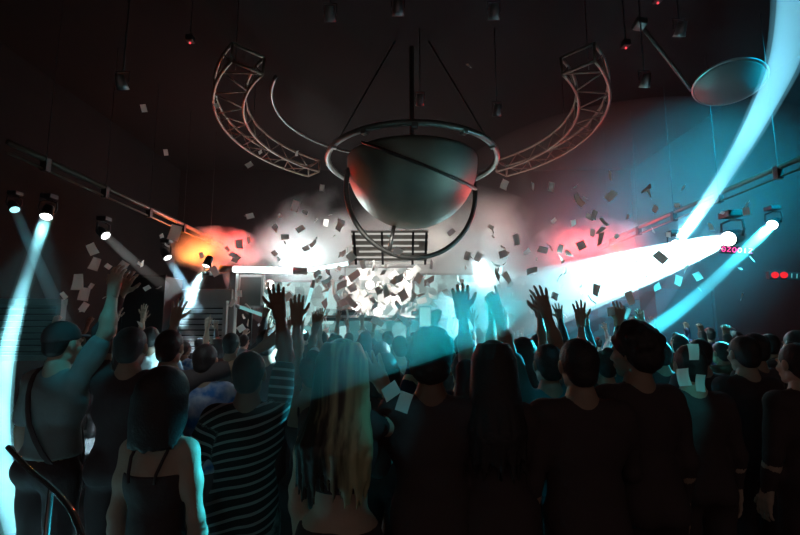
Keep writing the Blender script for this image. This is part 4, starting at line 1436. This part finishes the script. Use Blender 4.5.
# ------------------------------------------------------------------ confetti papers
mp_ = bpy.data.materials.new('confetti_paper'); mp_.use_nodes = True
nt = mp_.node_tree; b = nt.nodes['Principled BSDF']
b.inputs['Base Color'].default_value = (.80, .80, .77, 1); b.inputs['Roughness'].default_value = .7
tr = nt.nodes.new('ShaderNodeBsdfTranslucent'); tr.inputs[0].default_value = (.9, .9, .86, 1)
mxs = nt.nodes.new('ShaderNodeMixShader'); mxs.inputs[0].default_value = .5
nt.links.new(b.outputs[0], mxs.inputs[1]); nt.links.new(tr.outputs[0], mxs.inputs[2]); nt.links.new(mxs.outputs[0], nt.nodes['Material Output'].inputs['Surface'])
PM = []
for v in range(5):
    bm = bmesh.new()
    N, Mm = 6, 4
    c1, c2 = [(.0, .15), (.35, .0), (-.3, .2), (.55, -.1), (.15, .4)][v]
    w, h = .075, .11
    g = {}
    for sd in (0, 1):
        for i in range(N + 1):
            for j in range(Mm + 1):
                u, t = i / N - .5, j / Mm - .5
                z = (c1 * u * u + c2 * u * t + .12 * c1 * math.sin(5 * t)) * .09 + (sd - .5) * .0012
                g[sd, i, j] = bm.verts.new((t * w, u * h, z))
    for i in range(N):
        for j in range(Mm):
            bm.faces.new((g[1, i, j], g[1, i, j + 1], g[1, i + 1, j + 1], g[1, i + 1, j]))
            bm.faces.new((g[0, i, j], g[0, i + 1, j], g[0, i + 1, j + 1], g[0, i, j + 1]))
    def rim(a, b_):
        bm.faces.new((g[0, a[0], a[1]], g[0, b_[0], b_[1]], g[1, b_[0], b_[1]], g[1, a[0], a[1]]))
    for i in range(N):
        rim((i + 1, 0), (i, 0)); rim((i, Mm), (i + 1, Mm))
    for j in range(Mm):
        rim((0, j), (0, j + 1)); rim((N, j + 1), (N, j))
    me = bpy.data.meshes.new('confetti'); bm.normal_update(); bm.to_mesh(me); bm.free(); me.materials.append(mp_)
    PM.append(me)
rc = random.Random(5)
def confetti(px, py, Y, size=1.0, label='', group='', rot=None):
    o = bpy.data.objects.new('confetti_paper', rc.choice(PM)); COL.objects.link(o)
    o.location = P(px, py, Y)
    o.rotation_euler = rot or (rc.uniform(.3, 2.6), rc.uniform(-1, 1), rc.uniform(0, 6.28))
    o.scale = (size,) * 3
    tag(o, label, 'confetti', group)
FC = PI / 2
NEARL = [(78, 282, 2.9, .95, (FC, 0, 0), 'large grey paper in the air left of the raised arms, upper of the overlapping pair'),
         (84, 294, 3.0, .8, (FC - .1, .12, .3), 'grey paper low behind the large one left of the raised arms'),
         (92, 249, 3.1, .75, (FC, -.5, .2), 'grey paper high above the cap wearer, upper of two'),
         (95, 264, 3.1, .8, (FC, .3, .2), 'grey paper above the cap wearer, lower of two'),
         (84, 307, 3.2, .6, (FC, .5, .3), 'small bright teal paper beside the raised sleeve at left'),
         (122, 267, 3.4, .8, (FC, .5, .9), 'grey paper turned on edge above the black raised sleeve'),
         (175, 233, 3.4, 1.1, (FC, .25, .2), 'green-grey paper in front of the red-lit pole'),
         (147, 288, 3.8, .5, (1.1, .9, .2), 'thin bright paper streak above the heads at left'),
         (404, 402, 1.95, .75, (FC, .35, .2), 'bright teal paper beside the blonde woman’s elbow'),
         (391, 391, 2.0, .8, (1.1, 1.1, .2), 'tilted teal paper above the bright one by the elbow'),
         (694, 352, 2.5, .8, (FC, 0, 0), 'upright teal paper in front of the dark right crowd, upper of two'),
         (683, 377, 2.5, .85, (FC, -.12, 0), 'slanted teal paper in front of the dark right crowd, lower of two'),
         (700, 383, 2.4, .8, (FC, .1, .3), 'dim grey paper right of the lower teal paper'),
         (672, 346, 2.6, .7, (FC, .0, 1.1), 'narrow bright paper left of the upper teal paper'),
         (596, 290, 3.6, .9, (FC, .3, .4), 'pinkish paper just under the white beam at right'),
         (630, 298, 3.2, .9, (FC, -.35, .3), 'pale teal paper below the crossing beams'),
         (612, 311, 3.4, .85, (FC, 1.3, .3), 'pale teal paper lying sideways below the white beam'),
         (594, 215, 4.2, .9, (FC, .4, .5), 'grey paper right of the ball, near the curved truss foot'),
         (655, 209, 4.6, .8, (FC, .6, .3), 'teal paper left of the rising beam'),
         (610, 176, 4.8, 1.0, (FC, .0, .9), 'teal diamond paper highest on the right'),
         (504, 185, 4.6, 1.0, (FC, .4, .3), 'grey paper just right of the ball ring'),
         (533, 186, 5.0, .8, (FC, .1, .8), 'reddish grey paper right of the ball ring'),
         (551, 187, 4.8, 1.0, (FC, .2, .3), 'bright grey paper below the right truss foot'),
         (249, 165, 4.6, .7, (FC, .9, .5), 'grey paper left of the ball, under the left truss'),
         (322, 188, 5.0, .7, (FC, .1, .3), 'pinkish paper at the lower left of the ball ring'),
         (250, 216, 5.0, .8, (FC, 1.2, .6), 'dark paper against the upper smoke'),
         (339, 227, 4.6, .9, (FC, .5, .8), 'dark diamond paper hanging left of the ball hoop'),
         (285, 237, 5.2, .85, (FC, 1.5, .2), 'dark paper in front of the white smoke above the long light tube'),
         (503, 254, 4.6, 1.0, (FC, 1.2, .4), 'teal paper above the broad white beam'),
         (467, 256, 4.8, .9, (FC, .3, .3), 'dark paper below right of the ball, left of a twin'),
         (478, 257, 4.8, 1.0, (FC, .5, .3), 'dark paper below right of the ball, right of its twin'),
         (497, 277, 3.6, 1.3, (1.2, .9, .9), 'large curled teal paper in front of the broad white beam')]
for px, py, Y, s_, rot, lab in NEARL:
    confetti(px, py, Y, s_, lab, 'confetti papers falling through the air', rot)
ZN = [(88, (338, 450), (258, 330), (6.0, 10.4), 1.0, 2.0, 'small white confetti paper flying in front of the bright stage centre', 'confetti over the stage centre'),
      (52, (232, 345), (205, 335), (5.0, 10.0), .8, 1.3, 'confetti paper drifting in the smoke left of the ball', 'confetti left of the ball'),
      (50, (450, 570), (215, 335), (4.5, 10.0), .8, 1.2, 'confetti paper drifting in the smoke right of the ball', 'confetti right of the ball'),
      (44, (560, 690), (180, 360), (3.6, 7.0), .8, 1.25, 'pale confetti paper floating in the blue light on the right', 'confetti in the blue light'),
      (14, (60, 230), (225, 330), (4.0, 8.0), .6, 1.0, 'dim confetti paper floating in the dark on the left', 'confetti on the dark left'),
      (14, (640, 760), (200, 380), (4.0, 7.5), .6, 1.0, 'dim confetti paper floating in the dark on the right', 'confetti on the dark right'),
      (6, (90, 560), (60, 170), (4.5, 7), .6, .9, 'faint confetti paper high up in the dark', 'confetti high in the dark')]
for n_, xr, yr, Yr, s0, s1, lab, grp in ZN:
    for i in range(n_):
        if n_ == 88:
            x = rc.gauss(385, 30); y = rc.gauss(292, 19)
            x = min(max(x, 325), 470); y = min(max(y, 250), 332)
        else:
            x = rc.uniform(*xr); y = rc.uniform(*yr)
        confetti(x, y, rc.uniform(*Yr), rc.uniform(s0, s1), lab, grp)
